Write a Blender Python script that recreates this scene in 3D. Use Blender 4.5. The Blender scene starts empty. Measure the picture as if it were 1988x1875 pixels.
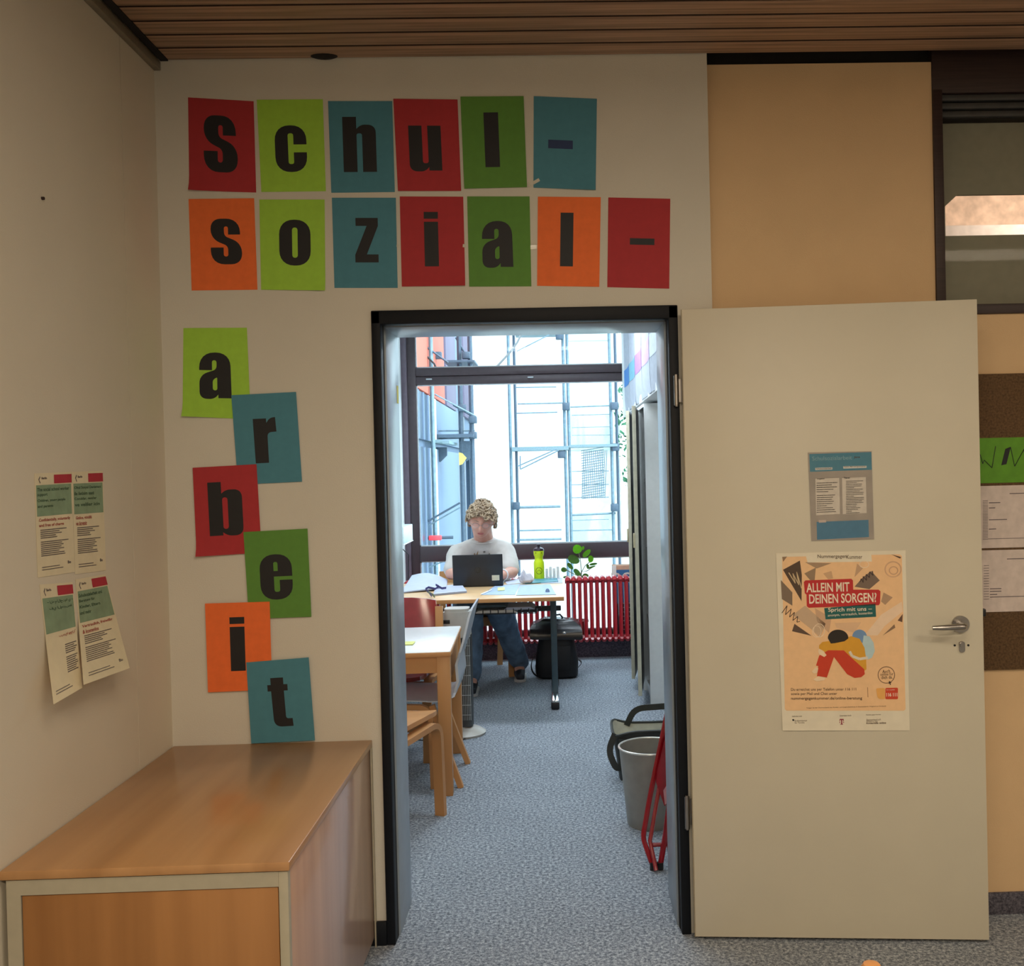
import bpy, bmesh, math, random
from mathutils import Vector, Matrix
from mathutils.geometry import tessellate_polygon
random.seed(7)
C = bpy.context.scene.collection
PI = math.pi
# ------------------------------------------------------------------ camera
F, CX, CY, W, H = 1900.0, 1127.94, 932.70, 1988.0, 1875.0
YAW, PITCH, ROLL, D, EYE = 0.02638, 0.01002, 0.02344, 3.10945, 1.48708
fw = Vector((math.sin(YAW)*math.cos(PITCH), math.cos(YAW)*math.cos(PITCH), -math.sin(PITCH)))
_r = Vector((math.cos(YAW), -math.sin(YAW), 0)); _u = _r.cross(fw)
rt = _r*math.cos(ROLL) - _u*math.sin(ROLL); up = _r*math.sin(ROLL) + _u*math.cos(ROLL)
EYEP = Vector((0, -D, EYE))
cam = bpy.data.cameras.new('camera'); camo = bpy.data.objects.new('camera', cam); C.objects.link(camo)
camo.matrix_world = Matrix(((rt.x, up.x, -fw.x, 0), (rt.y, up.y, -fw.y, -D), (rt.z, up.z, -fw.z, EYE), (0, 0, 0, 1)))
cam.sensor_fit = 'HORIZONTAL'; cam.sensor_width = 36; cam.lens = F/W*36
cam.shift_x = (W/2-CX)/W; cam.shift_y = (CY-H/2)/W
cam.clip_start = 0.05; cam.clip_end = 400
bpy.context.scene.camera = camo
def ray(px, py): return (fw*F + rt*(px-CX) - up*(py-CY)).normalized()
def at(px, py, Y):            # the point of the plane y = Y behind a photo pixel
    d = ray(px, py); return EYEP + d*((Y+D)/d.y)
def atx(px, py, X):
    d = ray(px, py); return EYEP + d*(X/d.x)
def atz(px, py, Z):
    d = ray(px, py); return EYEP + d*((Z-EYE)/d.z)
# ------------------------------------------------------------------ world, light, exposure
sc = bpy.context.scene
wd = bpy.data.worlds.new('world'); sc.world = wd; wd.use_nodes = True
bg = wd.node_tree.nodes['Background']; bg.inputs[0].default_value = (0.70, 0.88, 1.0, 1); bg.inputs[1].default_value = 6.0
sun = bpy.data.lights.new('sun', 'SUN'); sun.energy = 1.6; sun.angle = 0.02; sun.color = (1, .96, .9)
so = bpy.data.objects.new('sun', sun); C.objects.link(so)
so.rotation_euler = Vector((-0.25, 0.75, -0.8)).to_track_quat('-Z', 'Y').to_euler()
def area(name, loc, sx, sy, energy, color, direction=(0, 0, -1)):
    l = bpy.data.lights.new(name, 'AREA'); l.shape = 'RECTANGLE'; l.size = sx; l.size_y = sy; l.energy = energy; l.color = color
    o = bpy.data.objects.new(name, l); C.objects.link(o); o.location = loc
    o.rotation_euler = Vector(direction).to_track_quat('-Z', 'Y').to_euler(); return o
WARM = (1.0, .84, .64)
area('ceiling_lamp_light', (0.35, -2.1, 2.74), 1.2, .3, 22, WARM)
area('ceiling_lamp_light', (0.35, -4.3, 2.74), 1.2, .3, 94, WARM)
area('ceiling_lamp_light', (2.6, -2.6, 2.74), 1.2, .3, 31, WARM)
area('corridor_lamp_light', (2.3, .45, 2.6), .8, .3, 9, (1, .88, .76), (0, .8, -.5))
COOL = (.80, .91, 1.0)
area('office_fill_light', (-.1, 3.1, 2.72), 1.3, .3, 38, COOL)  # unseen cool fill, added to brighten the office
area('office_fill_light', (-.1, 1.2, 2.72), 1.3, .3, 20, COOL)  # second added fill, for the office end by the doorway
po = area('window_portal', (-.1, 4.95, 1.5), 2.4, 2.7, 1, (1, 1, 1), (0, -1, 0)); po.data.cycles.is_portal = True
sc.view_settings.view_transform = 'Standard'; sc.view_settings.look = 'None'
sc.view_settings.exposure = 0.0; sc.view_settings.gamma = 1.0; sc.view_settings.use_curve_mapping = False
try:
    sc.cycles.use_denoising = True; sc.cycles.max_bounces = 10; sc.cycles.diffuse_bounces = 6
    sc.cycles.transparent_max_bounces = 16; sc.cycles.sample_clamp_indirect = 6
except Exception: pass
# ------------------------------------------------------------------ materials
def lin(c):
    f = lambda x: (x/255)/12.92 if x/255 <= .04045 else (((x/255)+.055)/1.055)**2.4
    return (f(c[0]), f(c[1]), f(c[2]), 1)
MC = {}
def mat(name, rgb, rough=.6, metal=0, amt=.06, scale=30, bump=0, stretch=None, rgb2=None, spec=.5, detail=3, trans=0, emis=None, bscale=None, coat=0, sheen=0, sub=0):
    if name in MC: return MC[name]
    m = bpy.data.materials.new(name); m.use_nodes = True; nt = m.node_tree; N = nt.nodes; L = nt.links
    b = N['Principled BSDF']; b.inputs['Roughness'].default_value = rough; b.inputs['Metallic'].default_value = metal
    b.inputs['Specular IOR Level'].default_value = spec
    if coat: b.inputs['Coat Weight'].default_value = coat; b.inputs['Coat Roughness'].default_value = .12
    if sheen: b.inputs['Sheen Weight'].default_value = sheen
    if trans: b.inputs['Transmission Weight'].default_value = trans
    if sub: b.inputs['Subsurface Weight'].default_value = sub; b.inputs['Subsurface Radius'].default_value = (.02, .008, .005)
    tc = N.new('ShaderNodeTexCoord'); mp = N.new('ShaderNodeMapping'); L.new(tc.outputs['Object'], mp.inputs[0])
    if stretch: mp.inputs['Scale'].default_value = stretch
    nz = N.new('ShaderNodeTexNoise'); nz.inputs['Scale'].default_value = scale; nz.inputs['Detail'].default_value = detail
    L.new(mp.outputs[0], nz.inputs['Vector'])
    cr = N.new('ShaderNodeValToRGB'); a = lin(rgb); c2 = lin(rgb2) if rgb2 else tuple(min(1, x*(1-amt*2)) for x in a[:3])+(1,)
    c1 = a if rgb2 else tuple(min(1, x*(1+amt)) for x in a[:3])+(1,)
    cr.color_ramp.elements[0].position = .3; cr.color_ramp.elements[1].position = .7
    cr.color_ramp.elements[0].color = c2; cr.color_ramp.elements[1].color = c1
    L.new(nz.outputs['Fac'], cr.inputs[0]); L.new(cr.outputs[0], b.inputs['Base Color'])
    if bump:
        n2 = N.new('ShaderNodeTexNoise'); n2.inputs['Scale'].default_value = bscale or scale*3; n2.inputs['Detail'].default_value = 4
        L.new(mp.outputs[0], n2.inputs['Vector'])
        bp = N.new('ShaderNodeBump'); bp.inputs['Strength'].default_value = bump; bp.inputs['Distance'].default_value = .002
        L.new(n2.outputs['Fac'], bp.inputs['Height']); L.new(bp.outputs[0], b.inputs['Normal'])
    if emis:
        b.inputs['Emission Color'].default_value = lin(rgb); b.inputs['Emission Strength'].default_value = emis
    MC[name] = m; return m
def glass_mat(name, tint=(1, 1, 1), refl=.06):
    m = bpy.data.materials.new(name); m.use_nodes = True; nt = m.node_tree; N = nt.nodes; L = nt.links
    N.remove(N['Principled BSDF']); out = N['Material Output']
    t = N.new('ShaderNodeBsdfTransparent'); t.inputs[0].default_value = (*tint, 1)
    g = N.new('ShaderNodeBsdfGlossy'); g.inputs['Roughness'].default_value = .02
    mx = N.new('ShaderNodeMixShader'); nz = N.new('ShaderNodeTexNoise'); nz.inputs['Scale'].default_value = 2
    mr = N.new('ShaderNodeMapRange'); mr.inputs['To Min'].default_value = refl*.8; mr.inputs['To Max'].default_value = refl*1.2
    L.new(nz.outputs['Fac'], mr.inputs['Value']); L.new(mr.outputs[0], mx.inputs[0])
    L.new(t.outputs[0], mx.inputs[1]); L.new(g.outputs[0], mx.inputs[2]); L.new(mx.outputs[0], out.inputs[0]); return m
m_wall = mat('wall_paint', (208, 203, 190), .85, amt=.015, scale=3, bump=.25, bscale=260)
m_wall2 = mat('side_wall_paint', (212, 203, 184), .85, amt=.015, scale=3, bump=.2, bscale=260)
m_peach = mat('peach_paint', (216, 184, 142), .85, amt=.02, scale=5, bump=.3, bscale=300)
m_back = mat('office_wall_paint', (225, 228, 228), .8, amt=.02, scale=4, bump=.1)
m_plank = mat('ceiling_pine', (168, 134, 108), .5, amt=.22, scale=6, stretch=(.35, 14, 1), bump=.15)
m_dark = mat('dark_brown_wood', (52, 36, 34), .5, amt=.15, scale=20, stretch=(.3, 8, 8))
m_darkgap = mat('shadow_gap_black', (24, 18, 15), .9, amt=.1)
m_trimgrey = mat('grey_trim_metal', (128, 118, 100), .45, amt=.05)
m_slatgrey = mat('slate_grey_slat', (62, 62, 62), .5, amt=.1)
m_frameblk = mat('black_steel_paint', (17, 21, 28), .55, spec=.25, amt=.05, scale=60)
m_reveal = mat('grey_steel_paint', (146, 158, 168), .3, amt=.04, scale=20)
m_door = mat('door_cream_laminate', (205, 198, 178), .45, amt=.012, scale=5, bump=.06, bscale=200)
m_steel = mat('satin_steel', (170, 165, 160), .3, 1, amt=.05)
m_chrome = mat('chrome', (220, 222, 225), .12, 1, amt=.02)
m_blackpl = mat('black_plastic', (22, 23, 26), .4, amt=.08)
m_winfr = mat('window_brown_metal', (70, 57, 62), .4, amt=.06, scale=30)
m_winfr2 = mat('window_seal_light', (190, 196, 200), .5, amt=.04)
m_red = mat('radiator_red', (178, 34, 44), .3, amt=.06, coat=.3)
m_beech = mat('beech_wood', (196, 140, 86), .42, amt=.1, scale=5, stretch=(1, 1, .12), bump=.08)
m_beechx = mat('beech_wood_lengthwise', (196, 140, 86), .42, amt=.1, scale=5, stretch=(.12, 1, 1), bump=.08)
m_cabtop = mat('beech_laminate_top', (192, 146, 98), .28, amt=.16, scale=3.2, stretch=(3.2, .22, 1), detail=5, coat=.25, rgb2=(164, 120, 76))
m_cabdoor = mat('beech_laminate_door', (172, 122, 72), .35, amt=.18, scale=3, stretch=(4, 1, .2), detail=4, rgb2=(144, 98, 54))
m_cabside = mat('beech_side_daylit', (206, 168, 142), .28, amt=.15, scale=3, stretch=(1, 4.5, .2), detail=4, rgb2=(184, 146, 122), coat=.5)  # paler and pinker: cool doorway daylight is put into this side's colour
m_cabgrey = mat('light_grey_laminate', (172, 165, 145), .5, amt=.03)
m_white = mat('white_laminate', (226, 228, 226), .3, amt=.02, coat=.2)
m_paper = mat('white_paper', (228, 224, 216), .8, amt=.02, scale=20)
m_paperb = mat('cool_white_paper', (188, 194, 212), .8, amt=.03, scale=20)
m_black = mat('printed_black', (24, 24, 28), .6, amt=.04, scale=50)
m_skin = mat('skin', (214, 158, 138), .5, amt=.05, scale=25, sub=.08)
m_hair = mat('hair_blond_grey', (176, 154, 126), .5, amt=.3, scale=14, rgb2=(138, 116, 92))
m_shirt = mat('shirt_offwhite_cotton', (202, 196, 190), .9, amt=.04, scale=12, bump=.2)
m_jeans = mat('blue_denim', (98, 122, 148), .85, amt=.2, scale=14, bump=.3, bscale=400)
m_net = mat('grey_felt', (70, 50, 30), .95, amt=.3, scale=160, bump=.5)
m_felt = mat('brown_felt', (100, 76, 50), .97, amt=.22, scale=140, bump=.6)
m_glass = glass_mat('window_glass', (.97, 1, 1), .006)
m_clear = glass_mat('clear_plastic', (.97, .98, .99), .05)
# carpet: speckled loop pile
def carpet(name, a, b, c):
    m = bpy.data.materials.new(name); m.use_nodes = True; N = m.node_tree.nodes; L = m.node_tree.links; p = N['Principled BSDF']
    p.inputs['Roughness'].default_value = .95; p.inputs['Specular IOR Level'].default_value = .15
    tc = N.new('ShaderNodeTexCoord'); n1 = N.new('ShaderNodeTexNoise'); n1.inputs['Scale'].default_value = 85; n1.inputs['Detail'].default_value = 8; n1.inputs['Roughness'].default_value = .9
    n3 = N.new('ShaderNodeTexNoise'); n3.inputs['Scale'].default_value = 3
    L.new(tc.outputs['Object'], n1.inputs[0]); L.new(tc.outputs['Object'], n3.inputs[0])
    cr = N.new('ShaderNodeValToRGB'); e = cr.color_ramp.elements
    e[0].position = .40; e[0].color = lin(a); e[1].position = .60; e[1].color = lin(c); k = e.new(.5); k.color = lin(b)
    L.new(n1.outputs['Fac'], cr.inputs[0])
    mx = N.new('ShaderNodeMixRGB'); mx.blend_type = 'MULTIPLY'; mx.inputs[0].default_value = .25
    L.new(cr.outputs[0], mx.inputs[1]); L.new(n3.outputs['Fac'], mx.inputs[2]); L.new(mx.outputs[0], p.inputs['Base Color'])
    bp = N.new('ShaderNodeBump'); bp.inputs['Strength'].default_value = .25; bp.inputs['Distance'].default_value = .003
    L.new(n1.outputs['Fac'], bp.inputs['Height']); L.new(bp.outputs[0], p.inputs['Normal']); return m
m_carpet = carpet('blue_grey_carpet', (66, 73, 84), (140, 148, 158), (216, 222, 228))
m_carpetd = carpet('dark_carpet_skirting', (58, 56, 66), (90, 88, 98), (124, 122, 132))
# ------------------------------------------------------------------ mesh builder
class MB:
    def __init__(s): s.bm = bmesh.new()
    def _x(s, vs, M):
        if M is not None: bmesh.ops.transform(s.bm, matrix=M, verts=vs)
    def box(s, lo, hi, bev=0, M=None, seg=2):
        lo = Vector(lo); hi = Vector(hi)
        r = bmesh.ops.create_cube(s.bm, size=1); vs = r['verts']
        for v in vs: v.co = Vector(((lo[i]+hi[i])/2 + v.co[i]*(hi[i]-lo[i]) for i in range(3)))
        if bev:
            es = list({e for v in vs for e in v.link_edges})
            rb = bmesh.ops.bevel(s.bm, geom=es, offset=bev, segments=seg, affect='EDGES', profile=.5)
            vs = list({v for f in rb['faces'] for v in f.verts} | {v for v in vs if v.is_valid})
            seen = set(vs); st = list(vs)
            while st:
                v = st.pop()
                for e in v.link_edges:
                    o = e.other_vert(v)
                    if o not in seen: seen.add(o); st.append(o)
            vs = list(seen)
        s._x(vs, M); return s
    def tube(s, pts, r, n=10, closed=False, sx=1, sy=1, upv=None, M=None):
        P = [Vector(p) for p in pts]; k = len(P); R = r if isinstance(r, (list, tuple)) else [r]*k
        t0 = (P[1]-P[0]).normalized(); a = Vector(upv) if upv else (Vector((0, 0, 1)) if abs(t0.z) < .9 else Vector((1, 0, 0)))
        nrm = (a - t0*a.dot(t0)).normalized(); rings = []; prev = t0
        for i in range(k):
            if closed: t = (P[(i+1) % k]-P[i-1]).normalized()
            else: t = (P[min(i+1, k-1)]-P[max(i-1, 0)]).normalized()
            nrm = nrm - t*nrm.dot(t)
            nrm = nrm.normalized() if nrm.length > 1e-6 else t.orthogonal().normalized()
            bn = t.cross(nrm); ring = []
            for j in range(n):
                an = 2*PI*j/n
                ring.append(s.bm.verts.new(P[i] + nrm*(math.cos(an)*R[i]*sx) + bn*(math.sin(an)*R[i]*sy)))
            rings.append(ring)
        vs = [v for g in rings for v in g]
        for i in range(k if closed else k-1):
            A, B = rings[i], rings[(i+1) % k]
            for j in range(n): s.bm.faces.new((A[j], A[(j+1) % n], B[(j+1) % n], B[j]))
        if not closed: s.bm.faces.new(rings[0][::-1]); s.bm.faces.new(rings[-1])
        s._x(vs, M); return s
    def cyl(s, p0, p1, r, r2=None, n=16, M=None): return s.tube([p0, p1], [r, r if r2 is None else r2], n, M=M)
    def lathe(s, prof, c=(0, 0, 0), n=24, M=None, sx=1, sy=1):
        c = Vector(c); rings = []
        for (r, z) in prof:
            if r < 1e-6: rings.append([s.bm.verts.new(c+Vector((0, 0, z)))])
            else: rings.append([s.bm.verts.new(c+Vector((r*sx*math.cos(2*PI*j/n), r*sy*math.sin(2*PI*j/n), z))) for j in range(n)])
        for A, B in zip(rings, rings[1:]):
            for j in range(n):
                a, b = A[j % len(A)], A[(j+1) % len(A)]; c1, d = B[(j+1) % len(B)], B[j % len(B)]
                f = [a]; [f.append(x) for x in (b, c1, d) if x not in f]
                if len(f) > 2:
                    try: s.bm.faces.new(f)
                    except ValueError: pass
        s._x([v for g in rings for v in g], M); return s
    def ball(s, c, r, n=16, M=None):
        r = Vector(r) if hasattr(r, '__len__') else Vector((r, r, r))
        k = bmesh.ops.create_uvsphere(s.bm, u_segments=n, v_segments=max(6, n*2//3), radius=1)
        for v in k['verts']: v.co = Vector((v.co.x*r.x, v.co.y*r.y, v.co.z*r.z))
        Mx = Matrix.Translation(c) @ (M.to_4x4() if M else Matrix())
        bmesh.ops.transform(s.bm, matrix=Mx, verts=k['verts']); return s
    def prism(s, polys, fn, d0, d1, edge=True):
        """polys = [outer, hole...] in 2D; fn(u, v, d) -> 3D point; solid from depth d0 to d1"""
        tris = tessellate_polygon([[Vector((p[0], p[1], 0)) for p in q] for q in polys]); flat = [p for q in polys for p in q]
        A = [s.bm.verts.new(fn(p[0], p[1], d1)) for p in flat]
        B = [s.bm.verts.new(fn(p[0], p[1], d0)) for p in flat] if edge else None
        for t in tris:
            try:
                s.bm.faces.new([A[i] for i in t])
                if B: s.bm.faces.new([B[i] for i in t[::-1]])
            except ValueError: pass
        if B:
            o = 0
            for q in polys:
                n = len(q)
                for i in range(n):
                    try: s.bm.faces.new((A[o+i], A[o+(i+1) % n], B[o+(i+1) % n], B[o+i]))
                    except ValueError: pass
                o += n
        return s
    def grid(s, fn, nu, nv, thick=None):
        G = [[s.bm.verts.new(fn(i/nu, j/nv)) for j in range(nv+1)] for i in range(nu+1)]
        fs = [s.bm.faces.new((G[i][j], G[i+1][j], G[i+1][j+1], G[i][j+1])) for i in range(nu) for j in range(nv)]
        if thick:
            t = Vector(thick); G2 = [[s.bm.verts.new(v.co+t) for v in row] for row in G]
            for i in range(nu):
                for j in range(nv): s.bm.faces.new((G2[i][j], G2[i][j+1], G2[i+1][j+1], G2[i+1][j]))
            for i in range(nu):
                for (r, q) in ((0, 0), (nv, nv)): s.bm.faces.new((G[i][r], G[i+1][r], G2[i+1][r], G2[i][r]))
            for j in range(nv):
                for r in (0, nu): s.bm.faces.new((G[r][j], G[r][j+1], G2[r][j+1], G2[r][j]))
        return s
    def build(s, name, m, parent=None, local=False, smooth=True, angle=.6):
        bmesh.ops.recalc_face_normals(s.bm, faces=s.bm.faces[:])
        if parent is not None and not local:
            top = parent
            while top.parent: top = top.parent
            if top.location.length: bmesh.ops.translate(s.bm, vec=-top.location, verts=s.bm.verts[:])
        me = bpy.data.meshes.new(name); s.bm.to_mesh(me); s.bm.free()
        if smooth:
            me.shade_smooth()
            try: me.set_sharp_from_angle(angle=angle)
            except Exception: pass
        return link(name, me, m, parent)
def link(name, me, m, parent=None):
    if m is not None: me.materials.append(m)
    o = bpy.data.objects.new(name, me); C.objects.link(o)
    if parent is not None: o.parent = parent
    return o
def tag(o, label=None, cat=None, group=None, kind=None):
    if label: o['label'] = label
    if cat: o['category'] = cat
    if group: o['group'] = group
    if kind: o['kind'] = kind
    return o
def thing(name, label, cat, loc=(0, 0, 0), group=None):
    o = bpy.data.objects.new(name, None); C.objects.link(o); o.location = loc; o.empty_display_size = .05
    return tag(o, label, cat, group)
def struct(name, label=None, loc=(0, 0, 0)):
    o = bpy.data.objects.new(name, None); C.objects.link(o); o.location = loc; o.empty_display_size = .05
    o['kind'] = 'structure'; o['label'] = label or name.replace('_', ' '); o['category'] = name.split('_')[0]; return o
def smesh(name, mb, m, label, cat):
    o = mb.build(name, m); o['kind'] = 'structure'; o['label'] = label; o['category'] = cat; return o
def copy_tree(o, parent=None):
    c = o.copy(); C.objects.link(c); c.parent = parent
    for ch in list(o.children): copy_tree(ch, c)
    return c
def B(lo, hi, bev=0): return MB().box(lo, hi, bev)
def arcpts(c, r, a0, a1, n, f): return [f(c[0]+r*math.cos(a0+(a1-a0)*i/n), c[1]+r*math.sin(a0+(a1-a0)*i/n)) for i in range(n+1)]
def rpoly(vs, k=6):
    """polygon with a corner radius for each vertex"""
    out = []; n = len(vs)
    for i, (x, y, r) in enumerate(vs):
        p = Vector((x, y)); a = Vector(vs[i-1][:2]); b = Vector(vs[(i+1) % n][:2])
        if r <= 0: out.append((x, y)); continue
        da, db = a-p, b-p; la, lb = da.length, db.length; r2 = min(r, la*.5 if vs[i-1][2] else la*.98, lb*.5 if vs[(i+1) % n][2] else lb*.98)
        A = p+da.normalized()*r2; Bq = p+db.normalized()*r2
        for j in range(k+1):
            t = j/k; q = A*(1-t)**2 + p*2*t*(1-t)*1.0 + Bq*t*t
            w = 1.0; q = (A*(1-t)**2 + p*(2*.85*t*(1-t)) + Bq*t*t) / ((1-t)**2 + 2*.85*t*(1-t) + t*t)
            out.append((q.x, q.y))
    return out
TX = {}
def text_polys(s, bold=0.0, shear=0.0):
    key = (s, bold, shear)
    if key in TX: return TX[key]
    cu = bpy.data.curves.new('t', 'FONT'); cu.body = s; cu.size = 1; cu.offset = bold; cu.shear = shear; cu.resolution_u = 3; cu.fill_mode = 'FRONT'
    o = bpy.data.objects.new('t', cu); C.objects.link(o); bpy.context.view_layer.update()
    me = bpy.data.meshes.new_from_object(o.evaluated_get(bpy.context.evaluated_depsgraph_get()))
    V = [(v.co.x, v.co.y) for v in me.vertices]; Fc = [tuple(p.vertices) for p in me.polygons]
    C.objects.unlink(o); bpy.data.objects.remove(o); bpy.data.curves.remove(cu); bpy.data.meshes.remove(me)
    x0 = min(v[0] for v in V); x1 = max(v[0] for v in V)
    y0 = min(v[1] for v in V); y1 = max(v[1] for v in V)
    V = [((x-x0)/(x1-x0), (y-y0)/(y1-y0)) for x, y in V]
    TX[key] = (V, Fc); return TX[key]
def add_text(mb, s, fn, u0, v0, w, h, bold=0.0, d=0.0, shear=0.0):
    V, Fc = text_polys(s, bold, shear); vs = [mb.bm.verts.new(fn(u0+x*w, v0+y*h, d)) for x, y in V]
    for f in Fc:
        try: mb.bm.faces.new([vs[i] for i in f])
        except ValueError: pass

# ------------------------------------------------------------------ the front room's shell
XC, XP, ZC = -1.224, .513, 2.80
XL, XR, ZT = -.5668, .4006, 2.0055      # outer edge of the door frame
XA, XB, ZD = at(748.5, 640, .055).x, at(1288.5, 640, .055).x, at(1000, 631, .055).z
TW = .285                                # wall thickness
RR, RB, RX = 4.4, -6.2, 4.4
smesh('floor', B((XC-.15, RB, -.08), (RX, 5.0, 0)), m_carpet, 'blue-grey speckled carpet running through both rooms', 'floor')
w = MB().box((XC-.1, 0, 0), (XA-.02, TW, ZC+.05)).box((XB+.02, 0, 0), (XP, TW, ZC+.05)).box((XA-.02, 0, ZD+.02), (XB+.02, TW, ZC+.05))
smesh('wall_front', w, m_wall, 'off-white wall with the open doorway and the coloured letter sheets', 'wall')
wl = struct('wall_left', 'cream side wall of large panels, papers taped to it', (XC, 0, 0))
seam = atx(262, 1150, XC).y
MB().box((XC-.1, RB, 0), (XC, seam-.0015, ZC+.05)).build('wall_panel', m_wall2, wl)
MB().box((XC-.1, seam+.0015, 0), (XC, 0, ZC+.05)).build('wall_panel', m_wall2, wl)
MB().box((XC-.1, seam-.0015, 0), (XC-.003, seam+.0015, ZC+.05)).build('panel_joint', m_trimgrey, wl)
nail = atx(81, 385, XC); MB().cyl(nail-Vector((.004, 0, 0)), nail+Vector((.006, 0, 0)), .004, n=8).build('nail', m_dark, wl)
# peach wall set back right of the doorway wall
YP = .06
ptop = at(1600, 123, YP).z; pr = at(1811, 300, YP).x; pr2 = at(1832, 420, YP).x
wb_t = at(1950, 590, YP).z; wb_b = at(1950, 609, YP).z
wr = MB().box((XP, YP, 0), (pr, .20, ptop)).box((pr, YP, 0), (RX, .20, wb_b))
smesh('wall_right_of_door', wr, m_peach, 'peach painted wall set back beside the doorway', 'wall')
smesh('trim_1', B((XP, YP+.02, ptop), (pr, .2, ZC+.05)), m_darkgap, 'dark shadow gap above the peach wall', 'trim')
smesh('wall_rear', B((XC-.1, RB-.1, 0), (RX, RB, ZC+.05)), m_wall, 'wall behind the camera', 'wall')
smesh('wall_right', B((RX, RB-.1, 0), (RX+.1, .2, ZC+.05)), m_wall, 'far right wall', 'wall')
# skirting
smesh('baseboard_right', B((XP+.01, YP-.012, 0), (RX, YP, at(1950, 1733, YP-.01).z), .002), m_carpetd, 'dark carpet skirting under the peach wall', 'skirting')
smesh('baseboard_front', B((XC, -.014, 0), (XL, 0, .075), .002), m_frameblk, 'low black skirting between cabinet and doorway', 'skirting')
smesh('baseboard_left', B((XC, RB, 0), (XC+.012, -.98, .075), .002), m_frameblk, 'low black skirting along the side wall', 'skirting')
# ceiling of planks
ce = struct('ceiling', 'brown wooden plank ceiling with dark joints')
MB().box((XC-.1, RB-.1, ZC+.05), (RX+.1, .3, ZC+.12)).box((XC+.02, RB, ZC+.02), (RX, -.001, ZC+.05)).build('ceiling_backing', m_darkgap, ce)
pk = None; y = -.004; n = 0
while y > RB:
    if pk is None:
        pk = MB().box((XC+.045, -.0810, ZC), (RX, 0, ZC+.016), .004).build('plank', m_plank, ce)
        pk.location = (0, y, 0)
        pk.data.materials.append(mat('stained_groove', (58, 38, 24), .8))
        for p_ in pk.data.polygons:
            if abs(p_.normal.y) > .75: p_.material_index = 1
    else:
        q = pk.copy(); C.objects.link(q); q.parent = ce; q.location = (0, y, 0)
    y -= .0885; n += 1
kn = at(631, 110, -.008)
MB().lathe([(0, -.004), (.022, -.004), (.03, 0), (.03, .004), (0, .004)], (kn.x, -.02, ZC-.001), 16, sx=1.4, sy=.7).build('cable_hole_cap', m_darkgap, ce)
smesh('trim_2', MB().box((XC, RB, ZC-.032), (XC+.022, -.002, ZC-.004), .003), m_trimgrey, 'grey strip where side wall meets ceiling', 'trim')
smesh('trim_3', MB().box((XC+.022, RB, ZC-.002), (XC+.045, -.002, ZC+.012)), m_darkgap, 'black gap beside the ceiling planks', 'trim')
# black beam with grey slats over the corridor window
zb1 = at(1930, 180, YP).z; zb2 = at(1930, 200, YP).z; zb3 = at(1930, 224, YP).z
bm_ = struct('trim_4', 'dark beam with grey slats above the corridor window')
MB().box((pr, YP-.005, zb1), (RX, .2, ZC+.05), .002).build('beam', m_dark, bm_)
h = (zb1-zb3)/3
for i in range(3):
    MB().box((pr2-.005, YP+.005+.006*i, zb3+h*(2-i)+.003), (RX, .16, zb3+h*(3-i)-.002), .003).build('slat', m_slatgrey, bm_)
MB().box((pr2-.005, YP+.03, zb3), (RX, .17, zb1)).build('slat_backing', m_darkgap, bm_)
# corridor window
wn = struct('window_1', 'interior window to the corridor, half covered with grey board')
MB().box((pr, YP-.01, wb_t), (pr2, .2, zb1+.01), .003).build('window_post', m_dark, wn)
MB().box((pr, YP-.01, wb_b), (RX, .2, wb_t), .003).build('window_rail', m_dark, wn)
MB().box((2.9, YP-.01, wb_t), (2.96, .2, zb3), .003).build('window_post', m_dark, wn)
MB().box((pr2, YP+.035, wb_t), (RX, YP+.041, zb3)).build('window_pane', glass_mat('matt_corridor_glass', (.98, .98, .98), .002), wn)
g1 = at(1900, 378, .13).z; g2 = at(1900, 457, .13).z; gx = at(1833, 400, .13).x; gx2 = at(1858, 378, .13).x; gz = at(1834, 402, .13).z
m_board = mat('grey_board', (140, 138, 120), .8, amt=.03)
for nm, poly in (('cover_board', [(pr2-.02, zb3+.02), (2.9, zb3+.02), (2.9, g1-.002), (gx2, g1), (gx, gz), (pr2-.02, gz)]), ('cover_board', [(pr2-.02, wb_t-.01), (2.9, wb_t-.01), (2.9, g2+.002), (pr2-.02, g2)])):
    MB().prism([poly], lambda u, v, d: Vector((u, d, v)), .13, .142).build(nm, m_board, wn)
m_plaster = mat('rough_pink_plaster', (232, 205, 182), .9, amt=.12, scale=22, bump=.8, bscale=30)
cr_ = struct('wall_corridor', 'rough pale plaster wall of the corridor behind the interior window')
MB().box((1.35, 1.3, 0), (4.6, 1.4, 2.8)).build('plaster_wall', m_plaster, cr_)
zl = at(1910, 440, .9).z
MB().box((1.4, .9, zl-.12), (4.4, 1.3, zl+.008), .004).build('ledge', mat('ledge_white', (236, 222, 210), .6), cr_)
MB().box((1.3, .2, 0), (1.35, 1.4, 2.8)).box((1.3, .2, 2.78), (4.6, 1.4, 2.85)).box((4.4, .2, 0), (4.5, 1.4, 2.8)).build('corridor_shell', m_wall, cr_)
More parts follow.
